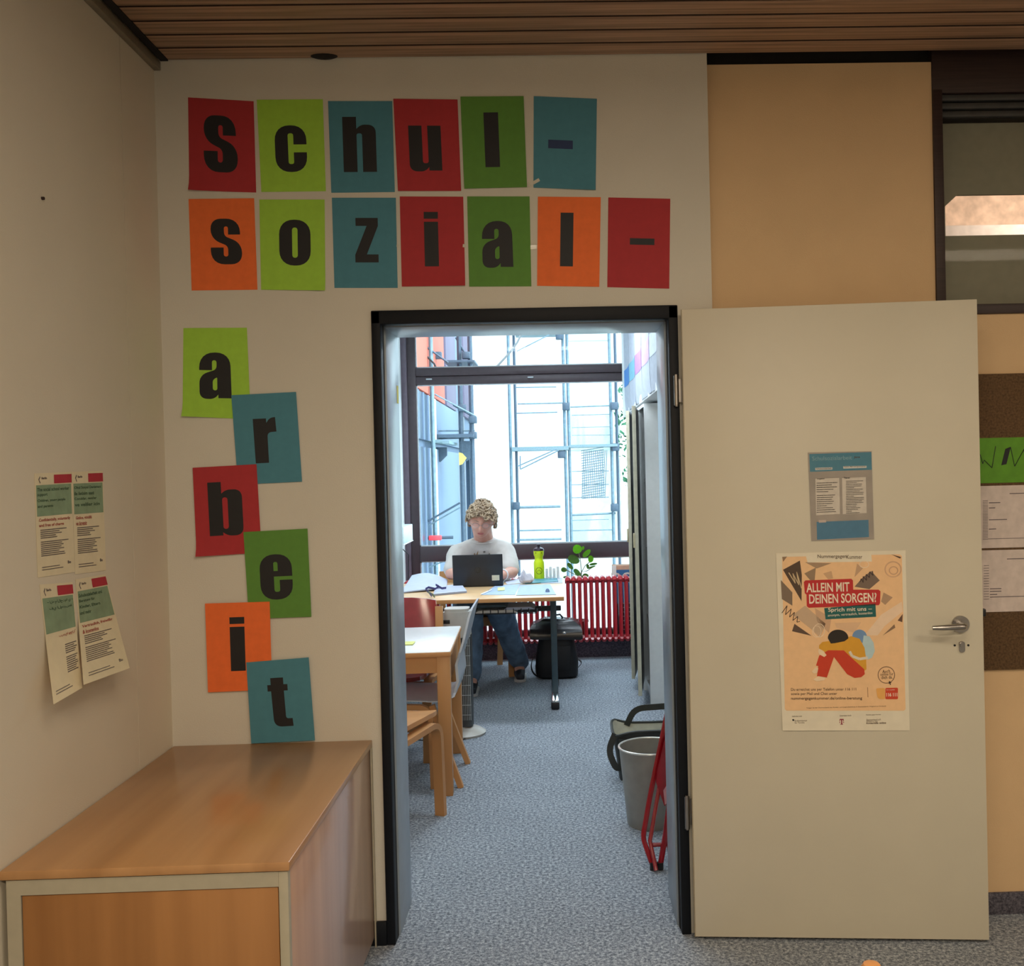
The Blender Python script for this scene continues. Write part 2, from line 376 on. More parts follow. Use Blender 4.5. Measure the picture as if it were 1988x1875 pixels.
# ------------------------------------------------------------------ door frame and leaf
dr = struct('door_1', 'black steel door frame with its cream door folded back against the wall')
fr = MB()
YF = -.012
XF0, XF1, ZF = at(738, 640, YF).x, at(1298, 640, YF).x, at(1000, 624, YF).z
for (x0, x1) in ((XL, XF0), (XF1, XR)):
    fr.box((x0, YF, 0), (x1, .03, ZT-.001), .003)
fr.box((XL, YF, ZF), (XR, .03, ZT), .003)
fr.build('frame_face', m_frameblk, dr)
f2 = MB()
f2.box((XA-.03, .03, 0), (XA-.006, .06, ZD+.03)).box((XB+.006, .03, 0), (XB+.03, .06, ZD+.03)).box((XA-.03, .03, ZD+.006), (XB+.03, .06, ZD+.03))
f2.build('frame_rebate', mat('rebate_bronze', (34, 31, 27), .6, spec=.2), dr)
f3 = MB()
f3.box((XA-.03, .055, 0), (XA, TW+.01, ZD+.03), .002).box((XB, .055, 0), (XB+.03, TW+.01, ZD+.03), .002).box((XA-.03, .055, ZD), (XB+.03, TW+.01, ZD+.03), .002)
f3.build('frame_lining', m_reveal, dr)
YH = -.052; DL = .0894
h0 = at(1318, 603, YH); e0 = at(1898.5, 578.5, YH-DL); hb = at(1353, 1814, YH); eb = at(1919, 1820, YH-DL)
xh = (h0.x+hb.x)/2; xe = (e0.x+eb.x)/2; ztop = (h0.z+e0.z)/2; zbot = .012
ang = -math.atan2(DL, xe-xh); LW = math.hypot(DL, xe-xh)
RZ = Matrix.Rotation(ang, 4, 'Z'); DM = Matrix.Translation((xh, YH, 0)) @ RZ; DMI = DM.inverted()
leaf = MB().box((0, 0, zbot), (LW, .024, ztop), .0015).box((.014, .022, zbot+.012), (LW-.014, .04, ztop-.012), .001).build('door_leaf', m_door, dr, local=True)
leaf.matrix_local = DM
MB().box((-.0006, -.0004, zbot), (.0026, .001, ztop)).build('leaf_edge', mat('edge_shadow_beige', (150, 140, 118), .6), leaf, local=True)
def on_door(px, py):
    d = ray(px, py); n = RZ @ Vector((0, -1, 0)); p0 = Vector((xh, YH, 0)); t = (p0-EYEP).dot(n)/d.dot(n)
    return DMI @ (EYEP+d*t)
hr = on_door(1864, 1211); hl = on_door(1801, 1216)
hm = MB().cyl((hr.x, 0, hr.z), (hr.x, -.009, hr.z), .026, n=32).build('handle_rosette', m_steel, leaf, local=True)
hp = [(hr.x, 0, hr.z), (hr.x, -.045, hr.z), (hr.x-.006, -.055, hr.z), (hr.x-.03, -.058, hr.z), (hl.x+.03, -.056, hr.z-.002), (hl.x, -.052, hl.z+.004)]
MB().tube(hp, [.0095, .0095, .0095, .0095, .0085, .0065], 14).build('door_handle', m_steel, leaf, local=True)
kh = on_door(1867, 1255)
kc = MB()
kc.prism([rpoly([(-.0085, -.017, .008), (.0085, -.017, .008), (.0085, .017, .0084), (-.0085, .017, .0084)])], lambda u, v, d: Vector((kh.x+u, -d, kh.z+v)), 0, .006)
kc.cyl((kh.x, -.005, kh.z+.006), (kh.x, -.0095, kh.z+.006), .0075, n=20); kc.build('lock_cylinder', m_steel, leaf, local=True)
for dx in (-.021, .02): MB().cyl((kh.x+dx, .001, kh.z+.004), (kh.x+dx, -.0012, kh.z+.004), .0035, n=12).build('screw_hole', m_blackpl, leaf, local=True)
lt = on_door(1905, 1190); MB().box((LW-.001, .006, lt.z-.012), (LW+.012, .02, lt.z+.012), .004).build('door_latch', m_blackpl, leaf, local=True)
for (yy0, yy1) in ((730, 787), (1545, 1607)):
    za = at(1312, yy1, YF).z; zb = at(1312, yy0, YF).z; xx = at(1311 if yy0 < 1000 else 1332, yy0, YF).x
    hg = MB().cyl((xx+.001, YF-.009, za), (xx+.001, YF-.009, zb), .0085, n=14)
    hg.cyl((xx+.001, YF-.009, za-.004), (xx+.001, YF-.009, zb+.004), .005, n=10).box((xx-.004, YF-.004, za+.01), (xx+.022, YF+.001, zb-.01)); hg.build('hinge', m_steel, dr)
stk = at(768, 763, .2); MB().box((XA-.0002, .25, stk.z-.03), (XA+.001, .28, stk.z+.03)).build('yellow_sticker', mat('sticker_yellow', (226, 214, 90), .7), dr)

# ------------------------------------------------------------------ the office behind the doorway
YW = 4.90; XOL, XOR, ZO = at(784.5, 900, YW).x, 1.10, 2.78
smesh('wall_office_left', B((XOL-.1, .2, 0), (XOL, 5.2, ZO)), m_back, 'white left wall of the office behind the doorway', 'wall')
smesh('wall_office_right', B((XOR, .2, 0), (XOR+.1, 5.2, ZO)), m_back, 'white right wall of the office', 'wall')
smesh('ceiling_office', B((XOL-.1, .2, ZO), (XOR+.1, 5.2, ZO+.1)), m_back, 'white office ceiling', 'ceiling')
sl = struct('trim_5', 'dark ledge below the office window with carpet-covered front')
zl_ = .15
MB().box((XOL, 4.68, 0), (XOR, 5.2, zl_-.03)).build('ledge_front', m_carpetd, sl)
MB().box((XOL, 4.665, zl_-.03), (XOR, 5.2, zl_), .003).build('ledge_top', mat('ledge_black', (30, 26, 30), .35), sl)
w2 = struct('window_2', 'wide office window in brown metal frames looking out on scaffolding')
YG = YW
pz = lambda y, x=1050: at(x, y, YG).z
xp0 = XOL; xp1 = at(812, 900, YG).x
tz1, tz0 = at(1000, 711, YG).z, at(1000, 744, YG).z       # transom
bz1, bz0 = at(1000, 1056, YG).z, at(1000, 1085, YG).z     # sill rail
fw_ = .07
MB().box((xp0, YG-.02, zl_), (xp1, YG+.06, ZO), .004).build('window_post', m_winfr, w2)
MB().box((xp0, YG-.05, zl_), (xp0+.045, YG, ZO), .004).build('window_post', mat('window_post_grey', (104, 92, 104), .5), w2)
MB().box((XOR-.1, YG-.02, zl_), (XOR, YG+.06, ZO), .004).build('window_post', m_winfr, w2)
MB().box((xp1, YG-.02, tz0), (XOR-.1, YG+.06, (tz0+tz1)/2-.001), .005).box((xp1, YG-.035, (tz0+tz1)/2+.001), (XOR-.1, YG+.06, tz1), .006).build('window_transom', m_winfr, w2)
MB().box((xp1, YG-.03, bz0), (XOR-.1, YG+.06, bz1), .005).build('window_rail', m_winfr, w2)
MB().box((xp1, YG-.02, zl_), (XOR-.1, YG+.06, zl_+.04), .004).box((xp1, YG-.02, ZO-.05), (XOR-.1, YG+.06, ZO), .004).build('window_rail', m_winfr, w2)
b = MB(); t = .009
for (z0, z1) in ((tz1, ZO-.05), (bz1, tz0), (zl_+.04, bz0)):
    x0, x1 = xp1, XOR-.1
    b.box((x0, YG-.012, z0), (x0+t, YG, z1)).box((x1-t, YG-.012, z0), (x1, YG, z1)).box((x0, YG-.012, z0), (x1, YG, z0+t)).box((x0, YG-.012, z1-t), (x1, YG, z1))
    MB().box((x0, YG+.01, z0), (x1, YG+.016, z1)).build('window_pane', m_glass, w2)
b.build('glazing_seal', m_winfr2, w2)
for px in (833, 1030, 1226):
    p = at(px, 733-(px-1000)*.02, YG-.03); MB().box((p.x-.024, YG-.045, p.z-.005), (p.x+.024, YG-.03, p.z+.006), .003).build('window_latch', m_winfr2, w2)

# ------------------------------------------------------------------ outside
m_facade = mat('white_plaster_facade', (235, 240, 240), .8, amt=.02)
m_galv = mat('galvanised_tube', (104, 126, 138), .45, .3, amt=.12, scale=12)
m_galvd = mat('scaffold_dark_steel', (64, 80, 96), .5, .2, amt=.12)
m_deck = mat('scaffold_deck', (110, 132, 140), .6, amt=.1)
smesh('ground_outside', B((-60, 6.2, -4.2), (60, 90, -4)), mat('pale_paving', (170, 178, 172), .9, amt=.08), 'pale paved ground outside the office window', 'ground')
YS = 28.0
bl = thing('building', 'white plastered building behind the scaffold tower', 'building', (2, 33, -4))
fx0 = at(926, 900, 31).x; fx1 = at(1205, 900, 31).x
MB().box((fx0, 31, -4), (fx1, 38, 14)).build('facade', m_facade, bl)
for zz in (-1.5, 2.2, 6.0, 9.5):
    wp = MB().box((at(1108, 900, 31).x, 30.93, zz), (at(1190, 900, 31).x, 31.02, zz+1.5), .02).build('window', mat('pale_window_blind', (205, 222, 220), .5), bl)
def seg(par, name, x0, y0, x1, y1, th, Y=YS, m=m_galv):
    a, b_ = at(x0, y0, Y), at(x1, y1, Y); r = th*.5*(Y+D)/F
    MB().tube([a, b_], r, 8).build(name, m, par)
tw = thing('scaffold', 'steel scaffold tower with two bays before the white building', 'scaffold', (0, 28, -4))
for (x, m_) in ((992, m_galv), (1003, m_galvd), (1098, m_galv), (1106, m_galv), (1188, m_galv), (1199, m_galvd)):
    for yy in (YS,):
        p = at(x, 900, yy); MB().tube([(p.x, yy, -4), (p.x, yy, 12)], .05 if m_ is m_galv else .045, 8).build('standard_pole', m_, tw)
for (x0, y0, x1, y1, th) in ((1001, 752, 1080, 751, 2.6), (1005, 784, 1096, 782, 3), (1003, 802, 1082, 800, 2.6), (1107, 790, 1190, 787, 3), (1110, 806, 1188, 804, 1.6), (1110, 830, 1186, 828, 1.4),
        (1002, 985, 1088, 983, 5), (1107, 1000, 1195, 996, 4), (1004, 1030, 1090, 1028, 3), (1107, 1030, 1190, 1028, 2.5), (1003, 1048, 1090, 1046, 4),
        (1110, 915, 1182, 914, 1.6), (1110, 941, 1182, 940, 1.6), (1110, 966, 1182, 965, 1.6), (1110, 1010, 1182, 1008, 1.6), (1110, 845, 1186, 844, 1.3)):
    seg(tw, 'ledger_tube', x0, y0, x1, y1, th)
for (x0, y0, x1, y1) in ((1005, 905, 1080, 872), (1010, 911, 1085, 874), (1003, 682, 1070, 648)): seg(tw, 'brace_tube', x0, y0, x1, y1, 2.4, YS-.3)
seg(tw, 'ledger_tube', 1010, 885, 1010, 911, 2.4, YS-.3)
for (x0, x1, y0, y1) in ((994, 1104, 866, 876), (1104, 1198, 862, 869), (1000, 1090, 640, 650), (1100, 1170, 634, 643)):
    a, b_ = at(x0, y1, YS), at(x1, y0, YS); MB().box((a.x, YS-.3, a.z), (b_.x, YS+.7, b_.z)).build('deck', m_deck, tw)
for (x, y) in ((1090, 882), (1099, 789), (1193, 788), (1195, 868), (1086, 652), (1193, 985), (1002, 982)):
    p = at(x, y, YS-.15); MB().box((p.x-.12, p.y-.1, p.z-.12), (p.x+.12, p.y+.1, p.z+.12), .03).build('clamp', m_galvd, tw)
nb = MB(); a, b_ = at(1130, 968, YS-.2), at(1172, 874, YS-.2)
for i in range(13):
    xx = a.x+(b_.x-a.x)*i/12; nb.tube([(xx, YS-.2, a.z), (xx+.1, YS-.2, b_.z)], .012, 4)
for i in range(20):
    zz = a.z+(b_.z-a.z)*i/19; nb.tube([(a.x, YS-.2, zz), (b_.x, YS-.2, zz+.1)], .012, 4)
tag(nb.build('safety_net', m_galv, tw), kind='stuff')
# wing on the left with its own scaffold
XWG = -2.6
wg = thing('building', 'grey and orange panelled building wing behind scaffold tubes', 'building', (XWG-2, 22, -4))
m_or = mat('orange_panel', (196, 92, 70), .7, amt=.05); m_gp = mat('blue_grey_panel', (100, 118, 142), .6, amt=.04)
m_gd = mat('dark_blue_window', (44, 60, 80), .3, amt=.1); m_pl = mat('grey_violet_pillar', (104, 96, 116), .7, amt=.05)
yA = atx(805, 900, XWG).y; col = [yA-4, atx(837, 900, XWG).y, atx(848, 900, XWG).y, atx(868, 900, XWG).y, atx(891, 900, XWG).y, atx(905, 900, XWG).y, atx(921, 900, XWG).y]
zr = atx(811, 752, XWG).z
MB().box((XWG-4, col[0], -4), (XWG-.12, col[-1], 8)).build('core_wall', m_gp, wg)
for i in range(3):
    y0, y1 = (col[0], atx(862, 700, XWG).y) if i == 0 else ((atx(866, 700, XWG).y, atx(884, 700, XWG).y) if i == 1 else (col[5], col[6]))
    MB().box((XWG-.12, y0, zr), (XWG, y1, 8), .01).build('wall_panel', m_or if i == 0 else m_pl, wg)
for fl in range(2):
    z0, z1 = ((atx(811, 850, XWG).z, zr-.03), (-2.5, atx(811, 860, XWG).z-.05))[fl]
    f = MB().box((XWG-.1, col[0], z0), (XWG-.02, col[1], z1)).build('window', m_gd, wg)
    for k in range(4):
        yy = col[1]-.25-k*.75; MB().box((XWG-.03, yy, z0), (XWG+.01, yy+.08, z1)).build('mullion', m_gp, f)
    MB().box((XWG-.1, col[2], z0), (XWG, col[4]-.05, z1), .01).build('wall_panel', m_gp, wg)
    MB().box((XWG-.1, col[1], z0), (XWG+.02, col[2]-.05, z1), .01).build('pillar', m_facade, wg)
    MB().box((XWG-.1, col[4], z0), (XWG-.02, col[5], z1)).build('window', m_gd, wg)
sw = thing('scaffold', 'dark scaffold tubes and decks along the orange and grey wing', 'scaffold', (-2.2, 19, -4))
for (x, y0, Y) in ((842, 640, 17.5), (897, 640, 19), (918, 640, 19)):
    p = at(x, 900, Y); MB().tube([(p.x, Y, -4), (p.x, Y, 8)], .055 if x != 842 else .045, 8).build('standard_pole', m_galvd if x != 842 else m_galv, sw)
p = at(912, 900, 19.4); MB().tube([(p.x, 19.4, -4), (p.x, 19.4, atx(905, 880, XWG).z)], .09, 8).build('drain_pipe', m_galvd, sw)
for (x0, y0, x1, y1, th, Y) in ((812, 662, 870, 704, 4, 17.5), (812, 748, 924, 808, 3, 18.5), (880, 786, 925, 812, 4, 19), (820, 836, 922, 836, 3, 19), (811, 1023, 893, 976, 4, 17), (811, 1032, 893, 985, 3, 17.2), (811, 1045, 880, 1043, 6, 17), (811, 1110, 870, 1086, 3, 17), (885, 655, 905, 690, 4, 19), (815, 1100, 862, 1068, 3, 17)):
    seg(sw, 'ledger_tube', x0, y0, x1, y1, th, Y, m_galvd if th > 3.5 else m_galv)
a, b_ = at(817, 852, 19), at(922, 843, 19); MB().box((a.x, 18.6, a.z), (b_.x, 19.6, b_.z)).build('deck', m_galvd, sw)
a, b_ = at(866, 707, 19), at(924, 702, 19); MB().box((a.x, 18.6, a.z), (b_.x, 19.6, b_.z)).build('deck', m_galvd, sw)
for i in range(4):
    a = at(820+i*17, 858+i*2, 18.8); MB().box((a.x, 17.6, a.z), (a.x+.14, 19.4, a.z+.06)).build('deck_beam', m_deck, sw)
for poly in ([(847, 868), (868, 868), (868, 884), (855, 897), (847, 893)], [(893, 856), (914, 856), (914, 890), (905, 896), (893, 878)]):
    P = [at(x, y, 19) for x, y in poly]; MB().prism([[(p.x, p.z) for p in P]], lambda u, v, d: Vector((u, d, v)), 18.95, 19.05).build('gusset_plate', m_galvd, sw)
P = [at(x, y, 18.7) for x, y in ((891, 878), (898, 880), (906, 889), (898, 901), (892, 903))]
MB().prism([[(p.x, p.z) for p in P]], lambda u, v, d: Vector((u, d, v)), 18.66, 18.7).build('yellow_sign', mat('sign_yellow', (190, 172, 84), .6), sw)
for (x, y) in ((918, 815), (897, 792), (850, 690), (918, 845), (905, 690)):
    p = at(x, y, 18.9); MB().box((p.x-.09, p.y-.08, p.z-.08), (p.x+.09, p.y+.08, p.z+.08), .02).build('clamp', m_galvd, sw)
p = at(845, 1044, 16.9); MB().box((p.x-.13, p.y-.06, p.z-.05), (p.x+.13, p.y+.06, p.z+.05), .02).build('red_clamp', mat('signal_red', (220, 60, 70), .5), sw)
c1 = [at(x, y, Y_) for x, y, Y_ in ((1040, 560, 27.9), (1025, 600, 26), (1016, 640, 24), (1004, 665, 22.5), (990, 684, 21.5), (966, 710, 20), (940, 728, 19.4), (919, 740, 19))]
MB().tube(c1, .028, 6).build('cable', m_blackpl, sw)
c1 = [at(x, y, 17.4) for x, y in ((790, 680), (816, 685), (830, 693), (843, 706), (850, 722))]
MB().tube(c1, .02, 6).build('cable', m_blackpl, sw)
# tree
tr = thing('tree', 'green leafy tree at the edge of the white building', 'tree', (4.2, 32, -4))
m_leaf = mat('tree_leaf', (52, 124, 84), .6, amt=.3, scale=3)
tc = at(1278, 900, 29.3)
MB().tube([(tc.x+.6, 29.3, -4), (tc.x+.7, 29.3, 1), (tc.x+.5, 29.3, 5)], [.3, .2, .08], 8).build('trunk', m_galvd, tr)
lf = MB()
for i in range(4200):
    hh = random.random(); zz = -1.5+hh*8.2; rr = (.55+1.0*math.sin(hh*2.9))*random.random()**.4*(1.2 if hh < .9 else .6); an = random.random()*6.283
    cpt = Vector((tc.x+.55+rr*math.cos(an)*1.05, 29.3+rr*math.sin(an), zz)); q = Matrix.Rotation(random.random()*6, 3, Vector((random.random()-.5, random.random()-.5, random.random()-.5)).normalized()); s_ = .09+.08*random.random()
    vv = [lf.bm.verts.new(cpt+q@Vector(k)*s_) for k in ((-1, 0, 0), (0, .5, .1), (1, 0, 0), (0, -.5, .1))]; lf.bm.faces.new(vv)
tag(lf.build('foliage', m_leaf, tr, smooth=False), kind='stuff')
# ------------------------------------------------------------------ radiators
sec = MB(); pit = .0455
def rad_section():
    s = MB(); z0, z1 = 0, .49
    for yy in (-.05, 0, .05):
        s.tube([(0, yy, .03), (0, yy, .46)], .0142, 8)
    for zz in (.022, .468):
        s.tube([(0, -.066, zz), (0, -.05, zz+(.012 if zz > .2 else -.012)), (0, .05, zz+(.012 if zz > .2 else -.012)), (0, .066, zz)], [.012, .021, .021, .012], 8)
        s.tube([(-pit/2, -.02, zz), (pit/2, -.02, zz)], .021, 8)
    return s
sec = None
def radiator(x0, n, label, zb):
    global sec
    r = thing('radiator', label, 'radiator', (x0, 4.53, zb), 'red column radiators below the window')
    for i in range(n):
        if sec is None:
            o = sec = rad_section().build('radiator_column', m_red, r, local=True)
        else:
            o = sec.copy(); C.objects.link(o); o.parent = r
        o.location = (pit*i, 0, 0)
    for i in (1, n-2): MB().tube([(pit*i, 0, -.04), (pit*i, .12, -.04)], .01, 6).build('bracket', m_blackpl, r, local=True)
    for i in (1, n-2): MB().tube([(pit*i, .0, -.045), (pit*i, 0, .02)], .009, 6).build('bracket', m_blackpl, r, local=True)
    return r
zrad = at(1150, 1244, 4.48).z
radiator(at(1104, 1200, 4.5).x, 20, 'red column radiator behind the backpack, plant leaves above it', zrad)
radiator(XOL+.06, int((at(1091, 1200, 4.5).x-XOL-.07)/pit), 'red column radiator running behind the desk and the seated person', zrad)
# ------------------------------------------------------------------ office furniture
# desk
dkF, dkB, dkZ = 2.79, 3.72, .73
dkX = at(1095, 1155, dkF).x; dkL = XOL+.015
dk = thing('desk', 'long beech-edged desk with grey steel leg where the person works', 'desk', (-.6, 3.6, 0))
MB().box((dkL, dkF, dkZ-.026), (dkX, dkB, dkZ), .004).build('desktop', mat('desk_beech_top', (222, 184, 138), .35, amt=.08, scale=4, stretch=(.15, 1.5, 1)), dk)
MB().box((dkL, dkF-.004, dkZ-.024), (dkX, dkF, dkZ-.002), .001).build('edge_band', m_beechx, dk)
m_lg = mat('desk_leg_grey', (66, 84, 92), .4, .3, amt=.05)
cx_ = at(1077, 1300, 3.27).x
for x in (cx_, dkL+.12):
    MB().box((x-.02, 3.24, .05), (x+.02, 3.30, dkZ-.03), .006).build('leg', m_lg, dk)
    ft = MB().box((x-.022, 3.0, .018), (x+.022, 3.65, .055), .008).build('foot', m_chrome, dk)
    MB().box((x-.026, 2.975, .003), (x+.026, 3.025, .05), .008).box((x-.026, 3.63, .003), (x+.026, 3.67, .05), .008).build('foot_cap', m_blackpl, ft)
MB().box((dkL+.1, 3.25, at(1000, 1188, 3.25).z), (cx_+.05, 3.28, at(1000, 1178, 3.25).z), .005).build('cross_rail', m_blackpl, dk)
tb = MB(); tx0, tx1 = at(925, 1180, 3.1).x, at(1042, 1180, 3.1).x; tz = at(985, 1191, 3.0).z
for i in range(6): tb.tube([(tx0, 3.0+i*.05, tz), (tx1, 3.0+i*.05, tz)], .003, 6)
for i in range(9): xx = tx0+(tx1-tx0)*i/8; tb.tube([(xx, 3.25, dkZ-.03), (xx, 3.25, tz), (xx, 3.0, tz), (xx, 3.0, tz+.03)], .003, 6)
tb.tube([(tx1, 3.0, tz+.03), (tx1+.03, 3.0, tz+.03), (tx1+.03, 3.25, tz+.05), (tx1+.03, 3.25, dkZ-.03)], .003, 6); tb.build('wire_tray', m_blackpl, dk)
for i, (a0, a1, zz, mm, lb) in enumerate(((tx0, tx1-.12, tz+.005, m_paper, 'thick sheaf of papers lowest in the wire tray under the desk'), (tx0+.18, tx1-.01, tz+.022, m_paperb, 'loose papers lying higher in the wire tray under the desk'), (tx0-.02, tx0+.2, tz+.04, m_lg, 'dark folder on top of the papers in the under-desk tray'))):
    s = MB()
    for k in range(5): s.box((a0+k*.004, 3.005, zz+k*.0032), (a1-k*.006, 3.235, zz+k*.0032+.0026), M=None)
    tag(s.build('paper_sheaf', mm), lb, 'papers')
# small table
YT0, YT1, ZTB = 1.405, 2.15, .67
xt1 = at(873.5, 1264, YT0).x; xt0 = XOL+.06
tbl = thing('side_table', 'small white-topped table with square beech legs near the doorway', 'table', (xt1, YT0, 0))
MB().box((xt0, YT0, ZTB-.022), (xt1, YT1, ZTB), .003).build('table_top', m_white, tbl)
MB().box((xt0, YT0-.003, ZTB-.024), (xt1+.003, YT0, ZTB-.003), .001).box((xt1, YT0, ZTB-.024), (xt1+.003, YT1, ZTB-.003), .001).build('edge_band', m_beechx, tbl)
MB().box((xt0+.03, YT0+.012, ZTB-.10), (xt1-.03, YT0+.03, ZTB-.024)).box((xt1-.03, YT0+.03, ZTB-.16), (xt1-.012, YT1-.03, ZTB-.024)).box((xt0+.03, YT1-.03, ZTB-.10), (xt1-.03, YT1-.012, ZTB-.024)).build('apron', m_beechx, tbl)
for (x, yy) in ((xt1-.062, YT0), (xt1-.062, YT1-.06), (xt0+.005, YT0), (xt0+.005, YT1-.06)):
    MB().box((x, yy+.002, 0), (x+.06, yy+.058, ZTB-.024), .003).build('leg', m_beech, tbl)
tbl.rotation_euler = (0, 0, math.radians(1.7))
p = atz(793, 1250, ZTB)
sn = MB(); 
for i in range(6): sn.box((p.x-.08, p.y-.04, ZTB+.0005+i*.0008), (p.x+.025+i*.0006, p.y+.045, ZTB+.0011+i*.0008))
tag(sn.build('note_pad', mat('note_yellow', (222, 220, 130), .8)), 'pale yellow sticky note block on the small white table', 'note')
# chairs with bentwood sides and red seats
def bentwood(pts, w_, t_, name, m, par, width_dir):
    """flat laminated strip w_ wide along width_dir, t_ thick, following pts"""
    P = [Vector(p) for p in pts]; wd_ = Vector(width_dir).normalized(); s = MB(); rings = []
    for i, p in enumerate(P):
        t = (P[min(i+1, len(P)-1)]-P[max(i-1, 0)]).normalized(); n_ = t.cross(wd_).normalized()
        rings.append([s.bm.verts.new(p+wd_*a*w_/2+n_*b*t_/2) for a, b in ((-1, -1), (1, -1), (1, 1), (-1, 1))])
    for A, Bq in zip(rings, rings[1:]):
        for j in range(4): s.bm.faces.new((A[j], A[(j+1) % 4], Bq[(j+1) % 4], Bq[j]))
    s.bm.faces.new(rings[0][::-1]); s.bm.faces.new(rings[-1])
    return s.build(name, m, par, local=True, angle=.5)
def rounded_path(pts, r, k=6):
    P = [Vector(p) for p in pts]; out = [P[0]]
    for i in range(1, len(P)-1):
        a = (P[i-1]-P[i]); b_ = (P[i+1]-P[i]); A = P[i]+a.normalized()*min(r, a.length*.49); Bq = P[i]+b_.normalized()*min(r, b_.length*.49)
        for j in range(k+1):
            t = j/k; out.append(A*(1-t)**2+P[i]*2*t*(1-t)+Bq*t*t)
    out.append(P[-1]); return out
m_redseat = mat('red_glossy_seat', (150, 36, 38), .18, amt=.06, coat=.5)
m_greyshell = mat('grey_white_laminate', (196, 200, 206), .3, amt=.03, coat=.2)
def chair(name, label, seatm, group, backh=.80, sh=.44, wid=.42):
    """faces local -Y; side frames: bent front leg + rail, splayed straight rear leg carrying the back"""
    t = thing(name, label, 'chair', (0, 0, 0), group)
    for sx in (-1, 1):
        x = sx*(wid/2)
        bentwood(rounded_path([(x, -.20, 0), (x, -.185, sh-.03), (x, .19, sh-.045)], .07), .045, .024, 'front_leg', m_beech, t, (1, 0, 0))
        bentwood([(x*1.0, .27, 0), (x, .20, .30), (x, .185, sh), (x*.98, .22, backh-.05)], .04, .026, 'rear_leg', m_beech, t, (1, 0, 0))
    MB().box((-wid/2+.022, -.17, sh-.075), (wid/2-.022, -.15, sh-.03)).build('stretcher', m_beechx, t, local=True)
    MB().box((-wid/2+.022, .15, sh-.085), (wid/2-.022, .17, sh-.03)).build('stretcher', m_beechx, t, local=True)
    s = MB().grid(lambda u, v: Vector(((u-.5)*(wid+.0)*(1-.12*(2*v-1)**4), -.23+.44*v, sh-.012+.012*(2*u-1)**2*(1-v*.3)-.018*max(0, .25-v)*4*.5)), 12, 12, (0, 0, .02))
    s.build('seat', seatm, t, local=True)
    s = MB().grid(lambda u, v: Vector(((u-.5)*(wid-.02)*(1-.10*v*v), .185+.05*v-.03*(1-(2*u-1)**2)+.02, backh-.27+.27*v - .02*(2*u-1)**2*v)), 12, 8, (0, .016, 0))
    s.build('backrest', seatm, t, local=True)
    return t
def place(o, x, y, rz, label=None):
    o.location = (x, y, 0); o.rotation_euler = (0, 0, rz)
    if label: o['label'] = label
    return o
G1 = 'bentwood chairs in the office'
# red chair behind the small table (far side), facing the door
c1 = chair('side_chair', 'beech chair with glossy red seat and back behind the small table', m_redseat, G1, backh=.80)
place(c1, -.885, 2.16, math.radians(-4))
# near chair, only its bent front leg shows past the door jamb
c2 = chair('side_chair', 'bentwood chair nearest the doorway, one bent front leg showing', m_beechx, G1, backh=.80, sh=.44)
fp = atz(860, 1580, 0); place(c2, fp.x-.20+.02, fp.y+.21, math.radians(92), None)
c2.location = (-.80, 1.05, 0); c2.rotation_euler = (0, 0, math.radians(159))
# person's chair
m_bseat = m_beechx
c3 = chair('side_chair', 'plain beech chair under the person at the desk', m_bseat, G1, backh=.80, sh=.45, wid=.44)
c3.location = (-.61, 4.16, 0); c3.rotation_euler = (0, 0, math.radians(14))
# grey shell chair in profile at the small table
sc_ = thing('shell_chair', 'grey-white plywood shell chair in profile beside the small table', 'chair', (0, 0, 0), G1)
prof = [(-.42, .40), (-.40, .42), (-.30, .42), (-.15, .412), (-.06, .412), (-.02, .43), (.0, .50), (-.005, .58), (.035, .70), (.06, .80), (.075, .845)]
def shell(u, v):
    k = u*(len(prof)-1); i = min(int(k), len(prof)-2); f = k-i
    x = prof[i][0]*(1-f)+prof[i+1][0]*f; z = prof[i][1]*(1-f)+prof[i+1][1]*f; w_ = .42*(1-.12*max(0, u-.8)*5*.5)*(1 if 3 < k < 10 else .95)
    if 5.0 < k < 7.5: w_ *= .9
    return Vector((x, (v-.5)*w_, z))
MB().grid(lambda u, v: shell(u, v), 40, 8, (.012, 0, .004)).build('seat_shell', m_greyshell, sc_, local=True)
for sy in (-1, 1):
    yy = sy*.19
    bentwood(rounded_path([(-.40, yy, 0), (-.36, yy, .392), (-.125, yy, .385), (-.12, yy, 0.0)], .06), .03, .024, 'leg_frame', m_beech, sc_, (0, 1, 0))
    bentwood([(-.12, yy*.9, .39), (-.06, yy*.95, .2), (.01, yy, 0)], .03, .026, 'rear_leg', m_beech, sc_, (0, 1, 0))
r1 = atz(892, 1529, 0); r2 = atz(908, 1481, 0); mid = (r1+r2)/2
sc_.location = (mid.x-.005, mid.y, 0); sc_.rotation_euler = (0, 0, 0)
